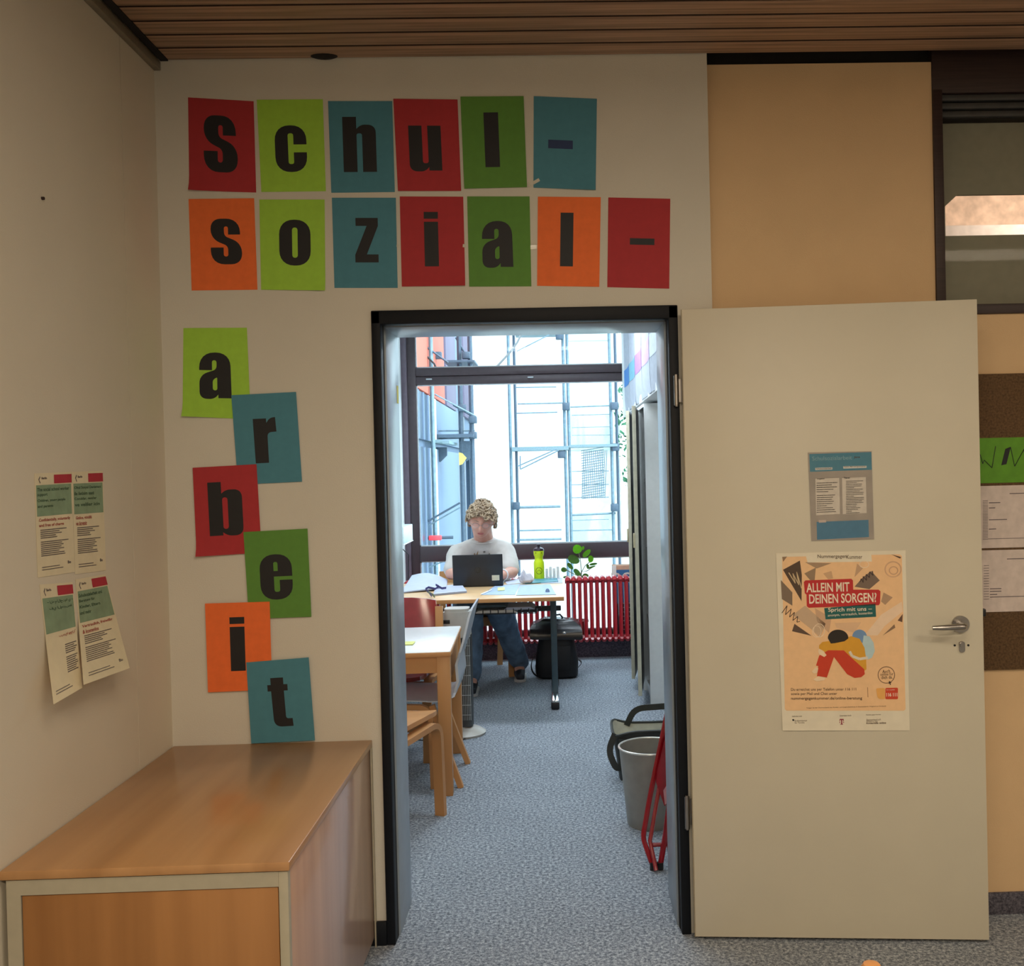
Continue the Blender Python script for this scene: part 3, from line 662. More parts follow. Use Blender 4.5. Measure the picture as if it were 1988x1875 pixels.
# tower fan
fp = atz(893, 1424, 0)
fn = thing('tower_fan', 'pale grey tower fan with dark vertical grille on a round foot', 'fan', (fp.x+.012, 2.49, 0))
m_fan = mat('fan_warm_grey', (176, 172, 164), .4, amt=.03)
fx, fy = fp.x+.012, 2.49
MB().lathe([(0, 0), (.125, 0), (.13, .012), (.10, .03), (.045, .045), (.04, .06), (0, .06)], (fx+.008, fy, 0), 28).build('fan_base', m_fan, fn)
c_ = (fx, fy, 0)
MB().prism([rpoly([(-.062, -.05, .03), (.062, -.05, .03), (.07, .06, .04), (-.07, .06, .04)])], lambda u, v, d: Vector((fx+u*(1+.05*d), fy+v, d)), .05, .57).build('fan_column', mat('fan_dark_body', (60, 62, 62), .5), fn)
hd = MB().prism([rpoly([(-.075, -.075, .03), (.07, -.075, .03), (.078, .06, .04), (-.075, .06, .04)])], lambda u, v, d: Vector((fx-.01+u*(1 if d < .71 else .9), fy+v*(1 if d < .71 else .9), d)), .56, .705)
hd.prism([rpoly([(-.07, -.07, .03), (.065, -.07, .03), (.072, .055, .04), (-.07, .055, .04)])], lambda u, v, d: Vector((fx-.01+u, fy+v, d)), .705, .722)
hd.build('fan_head', m_fan, fn)
MB().cyl((fx-.085, fy-.03, .655), (fx-.06, fy-.077, .655), .008).build('fan_button', m_blackpl, fn)
MB().box((fx-.085, fy-.078, .642), (fx-.045, fy-.072, .664), .002).build('carry_slot', m_blackpl, fn)
g = MB()
for i in range(13): xx = fx-.058+.116*i/12; g.tube([(xx, fy-.056, .09), (xx, fy-.056, .556)], .0022, 5)
for i in range(8): g.tube([(fx-.062, fy-.059, .12+i*.056), (fx+.062, fy-.059, .12+i*.056)], .0022, 5)
g.build('fan_grille', mat('grille_grey', (150, 152, 150), .4), fn)
MB().tube([(fx+.0, fy-.08, .02), (fx+.03, fy-.13, .004), (fx-.05, fy-.17, .004), (fx-.3, fy-.1, .004)], .003, 6).build('power_cord', m_blackpl, fn)
# wardrobes on the right with ajar doors
def wardrobe(y0, y1, label, doormat, free, hinge):
    t = thing('wardrobe', label, 'wardrobe', (.85, (y0+y1)/2, 0))
    x0 = .566
    MB().box((x0, y0, 0.0), (XOR-.01, y0+.02, 1.9), .001).build('side_panel', m_white, t)
    MB().box((x0, y1-.02, 0.0), (XOR-.01, y1, 1.9), .001).build('side_panel', m_white, t)
    MB().box((x0, y0+.02, 1.88), (XOR-.01, y1-.02, 1.90)).box((x0+.02, y0+.02, .0), (XOR-.01, y1-.02, .07)).box((XOR-.03, y0+.02, .07), (XOR-.01, y1-.02, 1.88)).build('carcass', m_white, t)
    for zz in (.5, .95, 1.4): MB().box((x0+.03, y0+.02, zz), (XOR-.03, y1-.02, zz+.02)).build('shelf', m_white, t)
    f = Vector(free); h_ = Vector(hinge); dirv = (f-h_).normalized(); L_ = (f-h_).length; a_ = math.atan2(dirv.y, dirv.x)
    Mx = Matrix.Translation((h_.x-t.location.x, h_.y-t.location.y, 0)) @ Matrix.Rotation(a_, 4, 'Z')
    dd = MB().box((0, -.009, .08), (L_-.002, .009, 1.88), .001).build('wardrobe_door', doormat, t, local=True); dd.matrix_local = Mx
    MB().box((L_-.002, -.012, .078), (L_+.004, .012, 1.882), .001).build('door_edge', mat('pale_edge_band', (196, 190, 166), .5), dd, local=True)
    MB().box((.03, -.0115, .12), (.04, -.0085, 1.84)).box((L_-.04, -.0115, .12), (L_-.03, -.0085, 1.84)).box((.03, -.0115, .12), (L_-.03, -.0085, .13)).box((.03, -.0115, 1.83), (L_-.03, -.0085, 1.84)).build('door_moulding', mat('moulding_brown', (92, 74, 62), .5), dd, local=True)
    MB().box((L_-.03, -.022, 1.0), (L_+.006, -.009, 1.09), .003).build('door_lock', mat('lock_cream', (200, 186, 150), .5), dd, local=True)
    return t
m_wd = mat('wardrobe_dark_door', (58, 58, 66), .35, amt=.06)
fa = Vector((.498, 2.957, 0)); fb = Vector((.496, 3.457, 0))
wardrobe(3.01, 3.47, 'white wardrobe nearer the doorway, its dark door ajar', m_wd, (fa.x, 2.957, 0), (.560, 3.44, 0))
wardrobe(3.48, 3.93, 'white wardrobe nearer the window, its dark door ajar', m_wd, (fb.x, 3.457, 0), (.560, 3.88, 0))
smesh('wall_office_soffit', B((.566, TW, 1.915), (XOR, YW-.02, ZO)), m_back, 'white soffit above the wardrobes', 'wall')
# posters hanging above the wardrobes
bands = [(60, 130, 200), (120, 180, 200), (170, 130, 190), (200, 170, 215), (210, 220, 235)]
yy = 3.34
for i in range(5):
    y0, y1 = 1.97+i*.50, 1.97+i*.50+.48
    pt = thing('hanging_poster', 'white hanging poster with %s band, %s of the row above the wardrobes' % (('pale blue', 'lilac', 'violet', 'teal', 'blue')[i], ('nearest', 'second', 'middle', 'fourth', 'farthest')[i]), 'poster', (.55, (y0+y1)/2, 1.92), 'posters hung above the wardrobes')
    MB().grid(lambda u, v, y0=y0, y1=y1: Vector((.553+.008*math.sin(u*PI)+.01*random.random()*(v < .05), y0+(y1-y0)*u, 1.925+.62*v)), 8, 6, (.001, 0, 0)).build('sheet', mat('poster_sheet_grey', (176, 184, 196), .8), pt)
    zz = 2.12
    MB().grid(lambda u, v, y0=y0, y1=y1: Vector((.5515+.008*math.sin(u*PI), y0+(y1-y0)*u, zz+.13*v)), 8, 1).build('printed_band', mat('band_%d' % i, bands[4-i], .7), pt)
# white wall shelf with cable at the window end of the left wall
sh = thing('wall_box', 'small white glass-fronted box on the left wall by the window', 'wall box', (XOL+.06, 4.4, 1.1))
zt_ = at(801, 1017, 4.5).z; zb_ = at(801, 1048, 4.5).z
MB().box((XOL+.001, 4.05, zb_), (at(801, 1030, 4.5).x, 4.5, zt_), .004).build('box_body', mat('pale_cyan_plastic', (206, 226, 226), .4), sh)
MB().box((XOL+.001, 4.04, zb_-.008), (at(801, 1030, 4.5).x+.004, 4.505, zb_), .002).build('box_rim', m_white, sh)
MB().tube([(XOL+.05, 4.4, zb_), (XOL+.03, 4.48, zb_-.06), (XOL+.065, 4.58, zb_-.12), (XOL+.06, 4.6, .8), (XOL+.05, 4.62, .35)], .004, 6).build('power_cord', m_blackpl, sh)
# ------------------------------------------------------------------ things on the desk
# laptop
ll = atz(880, 1141, dkZ); lr = atz(977, 1137, dkZ); lc = (ll+lr)/2; LWd = (lr-ll).length
lp = thing('laptop', 'open black laptop seen from behind with a cream sticker on its lid', 'laptop', (lc.x, lc.y, dkZ))
MB().box((-LWd/2, 0, .0), (LWd/2, .235, .018), .005).build('base', m_blackpl, lp, local=True)
lid = MB().box((-LWd/2, -.006, 0), (LWd/2, .004, .208), .003).build('lid', mat('laptop_charcoal', (30, 31, 36), .45, amt=.06), lp, local=True)
lid.matrix_local = Matrix.Translation((0, 0, .012)) @ Matrix.Rotation(math.radians(9), 4, 'X')
MB().box((-LWd/2+.012, .0041, .018), (LWd/2-.012, .005, .196)).build('screen', mat('laptop_screen', (190, 205, 230), .3, emis=.6), lid, local=True)
lg = MB(); ring = [(math.cos(2*PI*i/24)*.019, math.sin(2*PI*i/24)*.019) for i in range(24)]; ringi = [(x*.86, y*.86) for x, y in ring]
lf_ = lambda u, v, d: Vector((u, -.006-d, .104+v))
lg.prism([ring, ringi], lf_, 0, .0006)
V_ = lambda s_, x: add_text(lg, s_, lf_, x, -.011, .010, .022, .0, .0006, .3)
add_text(lg, 'hp', lf_, -.012, -.011, .024, .022, .0, .0006, .3); lg.build('logo', mat('logo_gloss', (12, 12, 14), .15), lid, local=True)
MB().box((LWd/2-.074, -.0068, .030), (LWd/2-.024, -.0062, .066)).build('sticker', mat('sticker_cream', (214, 206, 180), .7), lid, local=True)
kb = MB()
for i in range(12):
    for j in range(5): kb.box((-LWd/2+.03+i*.0245, .045+j*.02, .018), (-LWd/2+.05+i*.0245, .062+j*.02, .0205))
tag(kb.build('keyboard', mat('key_black', (40, 40, 44), .5), lp, local=True), kind='stuff')
lp.rotation_euler = (0, 0, math.radians(1.5))
# bottle
bp = atz(1047, 1124, dkZ)
bt = thing('bottle', 'neon yellow-green drinking bottle with dark lid on the desk', 'bottle', (bp.x, bp.y, dkZ))
MB().lathe([(0, 0), (.035, 0), (.037, .006), (.037, .118), (.034, .128), (.029, .14), (.029, .155), (.036, .172), (.037, .2), (.034, .204), (0, .204)], (0, 0, 0), 28).build('body', mat('neon_yellow', (204, 226, 20), .35, amt=.03, spec=.5), bt, local=True)
MB().lathe([(0, .2), (.037, .2), (.037, .208), (.032, .217), (.016, .224), (.011, .226), (.011, .236), (.014, .238), (.013, .247), (0, .249)], (0, 0, 0), 24).build('lid', mat('bottle_lid_plum', (44, 32, 44), .4), bt, local=True)
cylf = lambda R_: (lambda u, v, d: Vector((math.sin(u/R_)*(R_+d), -math.cos(u/R_)*(R_+d), v)))
e_ = MB(); f_ = cylf(.0372)
e_.prism([[(math.cos(2*PI*i/28)*.024, .062+math.sin(2*PI*i/28)*.024) for i in range(28)], [(math.cos(2*PI*i/28)*.0205, .062+math.sin(2*PI*i/28)*.0205) for i in range(28)]], f_, 0, .0004)
e_.prism([[(-.012, .052), (.012, .052), (.009, .064), (.0, .069), (-.009, .064)]], f_, 0, .0004)
e_.prism([[(-.024, .183), (.024, .183), (.024, .192), (-.024, .192)], [(-.019, .1855), (.019, .1855), (.019, .1895), (-.019, .1895)]], f_, 0, .0006)
e_.build('emblem', mat('print_olive', (70, 84, 20), .6), bt, local=True)
# crumpled napkin
np_ = atz(1020, 1133, dkZ)
s = MB(); s.ball((0, 0, .03), (.045, .035, .032), 22)
for v in s.bm.verts:
    n1 = math.sin(v.co.x*140+v.co.z*90)*math.cos(v.co.y*160+v.co.x*60); v.co *= 1+.22*n1
    v.co.z = max(v.co.z, 0)
for v in s.bm.verts:
    if v.co.z > .035: v.co.z += .035*max(0, 1-abs(v.co.x+.012)/.02)
    if v.co.x > .02: v.co.x += .012
o = s.build('napkin', mat('napkin_grey', (200, 196, 202), .9, amt=.06), angle=.35); o.location = (np_.x, np_.y, dkZ+.001)
tag(o, 'crumpled light grey tissue left of the yellow bottle', 'tissue')
# papers
def sheet_quad(name, pts, m, label, cat, n=1, lift=0.0, z=dkZ, bend=.0):
    P = [atz(x, y, z) for x, y in pts]; s = MB()
    for k in range(n):
        off = lift+k*.0018; j = Vector((random.uniform(-.004, .004), random.uniform(-.004, .004), 0)) if k else Vector()
        s.grid(lambda u, v: (P[0]*(1-u)+P[1]*u)*(1-v)+(P[3]*(1-u)+P[2]*u)*v + j + Vector((0, 0, off+bend*math.sin(u*PI)*(1-v)+bend*.5*u*v)), 6, 5, (0, 0, .0012))
    return tag(s.build(name, m), label, cat)
m_pblue = mat('light_blue_paper', (166, 186, 214), .7, amt=.05)
sheet_quad('paper_stack', ((800, 1119), (868, 1127), (866, 1146), (779, 1152)), m_paperb, 'large loose pile of white papers at the left end of the desk', 'papers', 5, .001, bend=.03)
sheet_quad('paper_stack', ((846, 1142), (895, 1137), (906, 1151), (842, 1157)), m_paperb, 'small stack of printed sheets in front of the laptop', 'papers', 7, .001)
sheet_quad('paper_sheet', ((962, 1137), (1010, 1134), (1000, 1155), (935, 1155)), m_pblue, 'light blue sheet under the white pen on the desk', 'paper', 1, .0006)
sheet_quad('paper_sheet', ((1010, 1136), (1068, 1135), (1080, 1155), (1002, 1156)), m_pblue, 'blue-white sheet at the front right corner of the desk', 'paper', 1, .002)
sheet_quad('paper_sheet', ((1055, 1122), (1092, 1122), (1092, 1132), (1050, 1133)), m_paperb, 'white sheet right of the teal folder on the desk', 'paper', 1, .001)
sheet_quad('paper_sheet', ((978, 1127), (1008, 1124), (1012, 1132), (985, 1135)), m_paperb, 'white sheet between laptop and grey tissue', 'paper', 1, .001)
sheet_quad('folder', ((1032, 1124), (1082, 1123), (1084, 1130), (1020, 1134)), mat('teal_folder', (70, 140, 156), .5), 'teal folder lying below the yellow bottle', 'folder', 3, .001)
sheet_quad('sticky_note', ((966, 1142), (980, 1141), (980, 1147), (966, 1148)), mat('note_green', (214, 224, 150), .8), 'pale green sticky note on the light blue sheet', 'note', 1, .004)
a, b_ = atz(933, 1154, dkZ+.006), atz(954, 1145, dkZ+.006)
pn = thing('pen', 'white pen lying in front of the laptop', 'pen', a)
MB().tube([a, a+(b_-a)*.12, b_], [.0015, .0045, .0045], 10).build('barrel', m_white, pn)
MB().tube([a+(b_-a)*.7+Vector((0, 0, .005)), b_+Vector((0, 0, .005))], .0015, 6).build('clip', m_steel, pn)
a = atz(1063, 1150, dkZ)
o = MB().lathe([(0, 0), (.014, 0), (.012, .012), (.006, .02), (0, .022)], (0, 0, 0), 14).build('eraser', mat('eraser_grey', (110, 130, 160), .6)); o.location = (a.x, a.y, dkZ+.004)
tag(o, 'small grey-blue clip lying on the blue-white sheet', 'clip')
# lanyard with keys
ld = thing('lanyard', 'dark blue lanyard curled over the papers left of the laptop', 'lanyard', atz(850, 1148, dkZ))
Z1 = dkZ+.02
LP = [atz(x, y, Z1+h_) for x, y, h_ in ((838, 1157, -.005), (833, 1150, 0), (826, 1143, .01), (832, 1140, .015), (845, 1143, .012), (852, 1138, .02), (846, 1135, .03), (858, 1142, .012), (866, 1141, .01))]
bentwood([p-Vector(ld.location) for p in LP], .014, .002, 'strap', mat('strap_navy', (60, 58, 110), .8), ld, (0, .5, 1))
LP = [atz(x, y, Z1) for x, y in ((828, 1146), (834, 1151), (841, 1155), (844, 1158))]
bentwood([p-Vector(ld.location) for p in LP], .016, .003, 'strap', mat('strap_olive', (120, 128, 96), .7), ld, (0, .5, 1))
MB().box((.02, .02, .012), (.05, .05, .018), .003).build('key', m_steel, ld, local=True)
# brochure holder of clear plastic
a = atz(1073, 1124, dkZ)
bh = thing('brochure_holder', 'clear plastic holder with pale leaflets behind the teal folder', 'holder', (a.x, a.y, dkZ))
MB().box((-.055, -.003, 0), (.055, 0, .06)).box((-.058, -.003, 0), (-.055, .03, .12)).box((.055, -.003, 0), (.058, .03, .12)).box((-.058, .028, 0), (.058, .031, .12)).box((-.058, 0, 0), (.058, .03, .003)).build('tray', m_clear, bh, local=True)
for i in range(4): MB().box((-.05+i*.026, .004, .004), (-.031+i*.026, .006, .075+.012*(i % 2))).build('leaflet', m_paper, bh, local=True)
# ------------------------------------------------------------------ plant and box on the ledge
pp = at(1126, 1240, 4.80)
pl = thing('potted_plant', 'green round-leaved plant in a red-brown pot behind the radiator', 'plant', (pp.x, 4.80, zl_))
MB().lathe([(0, 0), (.05, 0), (.055, .01), (.07, .11), (.075, .115), (.075, .13), (.068, .13), (.06, .115), (0, .11)], (0, 0, 0), 24).build('pot', mat('pot_redbrown', (120, 40, 36), .6), pl, local=True)
st = MB(); SP = {}
def L3(x, y, dy=0): p = at(x, y, 4.80+dy); return p-Vector(pl.location)
base = Vector((0, 0, .11))
for pts in (((1129, 1112), (1127, 1090), (1123, 1068)), ((1128, 1112), (1136, 1098), (1146, 1090)), ((1125, 1120), (1110, 1112), (1096, 1104)), ((1128, 1110), (1140, 1108), (1152, 1100)), ((1127, 1120), (1134, 1115), (1138, 1115))):
    P = [base]+[L3(x, y) for x, y in pts]; st.tube(P, [.006]+[.0035]*(len(P)-1), 6)
st.build('stem', mat('stem_grey', (120, 132, 104), .7), pl, local=True)
m_lf = mat('leaf_bright', (120, 186, 40), .4, amt=.1, sub=.1); m_lf2 = mat('leaf_mid', (96, 140, 62), .4, amt=.15)
for (x, y, a_, b2, rot, br) in ((1121, 1066, 9, 9, 0, 1), (1114, 1086, 12, 8.5, .45, 0), (1139, 1074, 10, 5, -.75, 1), (1147, 1085, 5.5, 7, 0, 1), (1107, 1099, 8, 4, .9, 0), (1095, 1106, 6, 5, .2, 0), (1121, 1112, 10, 5, .9, 0), (1137, 1117, 6, 4, .1, 0), (1152, 1095, 8, 2.6, -.15, 0), (1148, 1101, 9, 2, -.3, 0), (1132, 1064, 2.5, 4, .2, 1), (1100, 1120, 7, 2.5, -.1, 0), (1141, 1099, 3, 4, 0, 0), (1131, 1122, 4, 4, .9, 0)):
    c0 = L3(x, y, random.uniform(-.04, .03)); k = (YW+D-.1)/F; ca, sa = math.cos(rot), -math.sin(rot)
    s = MB(); n = 14; tilt = random.uniform(-.4, .4)
    cen = s.bm.verts.new(c0+Vector((0, .006, 0))); vs = []
    for i in range(n):
        t = 2*PI*i/n; u = math.cos(t)*a_*k; v = math.sin(t)*b2*k*(1-.12*math.cos(t)); vs.append(s.bm.verts.new(c0+Vector((u*ca-v*sa, tilt*v, u*sa+v*ca))))
    ext = bmesh.ops.contextual_create
    for i in range(n): s.bm.faces.new((cen, vs[i], vs[(i+1) % n]))
    bmesh.ops.solidify(s.bm, geom=s.bm.faces[:], thickness=.0015)
    s.build('leaf', m_lf if br else m_lf2, pl, local=True)
bx0 = at(1189, 1100, 4.75).x; bzt = at(1200, 1098, 4.75).z
cb = thing('cardboard_box', 'cardboard box with blue print and cream letters behind the radiator', 'box', (bx0+.12, 4.80, zl_))
MB().box((bx0, 4.75, zl_), (bx0+.34, 4.87, bzt), .002).build('carton', mat('cardboard', (196, 150, 122), .8, amt=.05), cb)
MB().box((bx0+.012, 4.748, zl_+.02), (bx0+.33, 4.7501, at(1200, 1106, 4.75).z)).build('printed_panel', mat('print_blue', (50, 104, 150), .6), cb)
t_ = MB(); zt1 = at(1200, 1111, 4.75).z; add_text(t_, 'DOI', lambda u, v, d: Vector((u, 4.7465-d, v)), bx0-.01, zt1-.085, .2, .085, .02, 0); t_.build('lettering', mat('print_cream', (222, 206, 190), .7), cb)
MB().box((bx0-.004, 4.745, zl_), (bx0+.03, 4.751, bzt+.002)).build('white_flap', m_paper, cb)
dp = at(1200, 1172, 4.74).z
MB().box((bx0+.03, 4.74, zl_+.01), (bx0+.32, 4.747, dp), .001).build('dark_flyer', mat('flyer_dark', (56, 52, 66), .6), cb)
t_ = MB()
for i in range(7): t_.box((bx0+.05, 4.7385, zl_+.05+i*.035), (bx0+.05+.2*random.uniform(.6, 1), 4.7395, zl_+.058+i*.035))
t_.build('small_print', mat('flyer_print', (170, 160, 160), .7), cb)
# ------------------------------------------------------------------ backpack
bk = at(1082, 1322, 4.05); bkp = atz(1082, 1320, 0)
bc = Vector((bkp.x, bkp.y+.12, 0)); k = (bc.y-.1+D)/F
bpk = thing('backpack', 'black roll-top backpack standing on the carpet behind the desk leg', 'backpack', (bc.x, bc.y, 0))
m_bp = mat('backpack_black', (14, 16, 20), .6, amt=.2, scale=30, bump=.3); m_bps = mat('backpack_glossy', (20, 22, 28), .25, amt=.2, scale=10, bump=.6, bscale=18)
s = MB(); prof = [(0, .125, .09), (.02, .15, .11), (.12, .155, .12), (.22, .14, .11), (.29, .125, .1), (.34, .12, .09)]
def bfn(u, v):
    kk = v*(len(prof)-1); i = min(int(kk), len(prof)-2); f = kk-i; z = prof[i][0]*(1-f)+prof[i+1][0]*f; a_ = prof[i][1]*(1-f)+prof[i+1][1]*f; b2 = prof[i][2]*(1-f)+prof[i+1][2]*f
    t = u*2*PI; c, s_ = math.cos(t), math.sin(t); e = .5
    return Vector((a_*abs(c)**e*(1 if c > 0 else -1), b2*abs(s_)**e*(1 if s_ > 0 else -1), z+.002*math.sin(9*t)))
s.grid(bfn, 40, 16); bmesh.ops.remove_doubles(s.bm, verts=s.bm.verts[:], dist=.0008)
eb_ = [e for e in s.bm.edges if e.is_boundary]; bmesh.ops.holes_fill(s.bm, edges=eb_, sides=0); s.build('bag_body', m_bp, bpk, local=True)
s = MB().prism([rpoly([(-.19, .29, .02), (.19, .285, .02), (.185, .375, .03), (.10, .425, .04), (-.09, .43, .04), (-.185, .385, .03)])], lambda u, v, d: Vector((u, d*(1-.6*max(0, (v-.34)/.1)), v+.004*math.sin(u*60))), -.125, .1)
s.build('roll_top', m_bps, bpk, local=True)
MB().box((-.03, -.118, .06), (.10, -.108, .24), .006).build('front_pocket', m_bp, bpk, local=True)
MB().box((.045, -.135, .33), (.07, -.122, .345), .003).build('buckle', m_chrome, bpk, local=True)
for pts in (((-.13, .0, .2), (-.175, -.02, .14), (-.19, -.03, .08), (-.17, -.03, .03), (-.14, -.02, .01)), ((.13, 0, .13), (.165, -.02, .12), (.18, -.03, .10), (.155, -.03, .07)), ((-.12, .02, .15), (-.155, -.01, .10), (-.15, -.02, .03))):
    bentwood([Vector(p) for p in rounded_path(pts, .03, 4)], .022, .004, 'strap', m_bp, bpk, (.2, 1, .1))
MB().tube([(-.03, 0, .42), (-.02, 0, .445), (.03, 0, .45), (.05, 0, .425)], .007, 8).build('grab_handle', m_bp, bpk, local=True)
# ------------------------------------------------------------------ bin, bag and folding chair beside the doorway
m_alu = mat('bin_grey', (150, 148, 142), .4, .2, amt=.08, scale=15)
bb = atz(1262, 1612, 0); by = .985; bxx = at(1262, 1500, by).x
bn_ = thing('waste_bin', 'grey conical waste bin on the carpet right inside the doorway', 'bin', (bxx, by, 0))
MB().lathe([(0, .003), (.094, .003), (.098, 0), (.10, .006), (.128, .322), (.125, .322), (.096, .012), (0, .01)], (0, 0, 0), 40).build('bin_body', m_alu, bn_, local=True)
MB().tube([(math.cos(2*PI*i/36)*.1285, math.sin(2*PI*i/36)*.1285, .323) for i in range(36)], .005, 8, closed=True).build('rim', m_chrome if False else mat('rim_light', (206, 206, 200), .25, .4), bn_, local=True)
m_bagd = mat('bag_olive_black', (44, 46, 42), .6, amt=.1); m_bagl = mat('bag_lining', (190, 188, 172), .7, amt=.06)
gy = 1.62; g0 = at(1191, 1440, gy-.12).x
bg_ = thing('shopping_bag', 'open dark shopping bag with pale lining behind the waste bin', 'bag', (g0+.2, gy, 0))
def bagfn(r_):
    def f(u, v):
        t = u*2*PI; c, s_ = math.cos(t), math.sin(t); e = .42; z = .235*v+.012*math.sin(3*t)*v
        return Vector(((.17+.03*v)*r_*abs(c)**e*(1 if c > 0 else -1), (.10+.03*v)*r_*abs(s_)**e*(1 if s_ > 0 else -1), z+.002))
    return f
MB().grid(bagfn(1), 48, 6).build('bag_outer', m_bagd, bg_, local=True)
MB().grid(bagfn(.97), 48, 6).box((-.16, -.09, .003), (.16, .09, .006)).build('bag_lining', m_bagl, bg_, local=True)
MB().tube([Vector(bagfn(1)(i/48, 1)) for i in range(48)], .007, 6, closed=True).build('bag_rim', m_bagd, bg_, local=True)
bentwood(rounded_path([(-.12, .12, .215), (-.08, .115, .30), (.12, .11, .31), (.14, .12, .215)], .05), .004, .03, 'bag_handle', m_bagd, bg_, (0, 1, 0))
bentwood(rounded_path([(-.19, -.10, .235), (-.225, -.11, .16), (-.19, -.12, .07), (-.16, -.12, .09), (-.16, -.125, .215)], .04), .004, .03, 'bag_handle', m_bagd, bg_, (0, 1, 0))
s = MB(); s.ball((.06, -.03, .222), (.045, .03, .025), 16)
for v in s.bm.verts: v.co += Vector((math.sin(v.co.z*210), math.cos(v.co.x*190), math.sin(v.co.x*170)))*.006
tag(s.build('cling_film', m_clear, bg_, local=True), 'crumpled clear plastic on top')
# folding chair
m_rt = mat('red_metal_gloss', (150, 16, 32), .2, amt=.06, coat=.4)
fc = thing('folding_chair', 'folded red metal chair leaning beside the door jamb', 'chair', (.45, .55, 0))
def A(x, y, Y): return at(x, y, Y)-Vector((.45, .55, 0))
m_pinkw = mat('pale_pink', (216, 160, 170), .3)
for dx in (0, .32):
    for (nm, pts, r_) in (('frame_tube', [A(1268, 1693, .50), A(1248, 1626, .55), A(1262, 1545, .57), A(1292, 1400, .60), A(1312, 1300, .62)], .010), ('frame_tube', [A(1282, 1704, .50), A(1292, 1620, .52), A(1310, 1480, .58), A(1324, 1330, .62)], .011)):
        P = [Vector(p)+Vector((dx*.55, dx*.05, 0)) for p in pts]; P[0].z = .012
        MB().tube(rounded_path(P, .02), r_, 10).build(nm, m_rt, fc, local=True)
        MB().tube([P[0]-Vector((0, 0, .010)), P[0]+Vector((0, 0, .016))], r_+.002, 10).build('rubber_foot', m_blackpl, fc, local=True)
for k_, (xa, xb) in enumerate(((1262, 1300), (1296, 1318))):
    P = [A(xa+12, 1692, .47), A(xa, 1632, .53), A((xa+xb)/2, 1520, .56), A(xb, 1395, .6)]; P[0].z = .009
    MB().tube(P, .008, 10).build('inner_tube', m_rt, fc, local=True)
a, b_ = A(1262, 1640, .54), A(1275, 1440, .6)
MB().tube([a, a+Vector((.18, 0, .0))], .008, 8).tube([A(1308, 1310, .62), A(1308, 1310, .62)+Vector((.18, 0, 0))], .010, 8).build('cross_tube', m_rt, fc, local=True)
P = [A(x, y, .545) for x, y in ((1290, 1440), (1276, 1500), (1274, 1520), (1290, 1565), (1330, 1520), (1330, 1440))]
MB().prism([[(p.x, p.z) for p in P]], lambda u, v, d: Vector((u, d, v)), P[0].y, P[0].y+.014).build('seat', m_rt, fc, local=True)
P = [A(x, y, .538) for x, y in ((1288, 1535), (1296, 1522), (1320, 1510), (1320, 1540), (1291, 1562))]
MB().prism([[(p.x, p.z) for p in P]], lambda u, v, d: Vector((u, d, v)), P[0].y, P[0].y+.004).build('seat_patch', m_pinkw, fc, local=True)  # small pale pink patch laid on the red seat
# ------------------------------------------------------------------ cabinet in the front room
CD, CZ, CXR = .965, .651, -.598
cab = thing('cabinet', 'low beech laminate cabinet with pale grey front frame in the corner', 'cabinet', (-.9, -.5, 0))
cxl = XC+.004; cf = -.972
MB().box((cxl, cf, CZ-.02), (CXR, -.004, CZ), .0025).build('cabinet_top', m_cabtop, cab)
MB().box((CXR-.0245, cf+.018, .03), (CXR-.006, -.02, CZ-.02), .001).build('side_panel', m_cabside, cab)
MB().box((cxl+.01, cf+.018, .03), (cxl+.03, -.02, CZ-.02)).build('side_panel', m_cabgrey, cab)
MB().box((cxl+.03, cf+.06, .03), (CXR-.03, -.02, .05)).box((cxl+.03, -.03, .05), (CXR-.03, -.012, CZ-.02)).build('carcass', m_cabgrey, cab)
fl, frr = at(38, 1740, cf).x, at(540, 1725, cf).x; fz = at(300, 1731, cf).z
ff = MB(); ff.box((cxl+.012, cf+.004, .02), (fl, cf+.024, CZ-.022)).box((frr, cf+.004, .02), (CXR-.005, cf+.024, CZ-.022), .001).box((fl, cf+.004, fz), (frr, cf+.024, CZ-.022)).box((fl, cf+.004, .02), (frr, cf+.024, .06))
ff.build('front_frame', m_cabgrey, cab)
cdr = MB().box((fl+.002, cf+.006, .062), (frr-.002, cf+.022, fz-.002), .001).build('cabinet_door', m_cabdoor, cab)
MB().tube([(frr-.05, cf+.006, .28), (frr-.05, cf-.018, .28), (frr-.05, cf-.018, .38), (frr-.05, cf+.006, .38)], .004, 8).build('handle', m_steel, cdr)
MB().box((CXR-.004, -.022, .0), (CXR+.0, -.004, CZ-.02)).box((cxl+.05, cf+.07, 0), (CXR-.05, -.05, .03)).build('plinth', m_cabgrey, cab)
# foreground chair whose rounded top just enters the frame
fcr = atz(1692, 1868, .80)
fg = thing('wooden_chair', 'rounded beech chair post tip at the bottom edge of the picture', 'chair', (fcr.x, fcr.y, 0))
m_post = mat('beech_orange', (200, 140, 84), .35, amt=.1, scale=6)
for dx in (0, .36):
    MB().tube([(dx, -.02, 0), (dx, 0, .45), (dx, 0, .77), (dx, 0, .79), (dx, 0, .798), (dx, 0, .80)], [.014, .018, .0185, .0165, .011, .003], 16).build('rear_post', m_post, fg, local=True)
    MB().tube([(dx, -.38, 0), (dx, -.38, .43)], .017, 12).build('front_leg', m_post, fg, local=True)
MB().box((-.02, -.40, .43), (.38, .01, .455), .01).build('seat', m_post, fg, local=True)
for zz in (.56, .68): MB().box((0, -.006, zz), (.36, .006, zz+.07), .004).build('back_slat', m_post, fg, local=True)
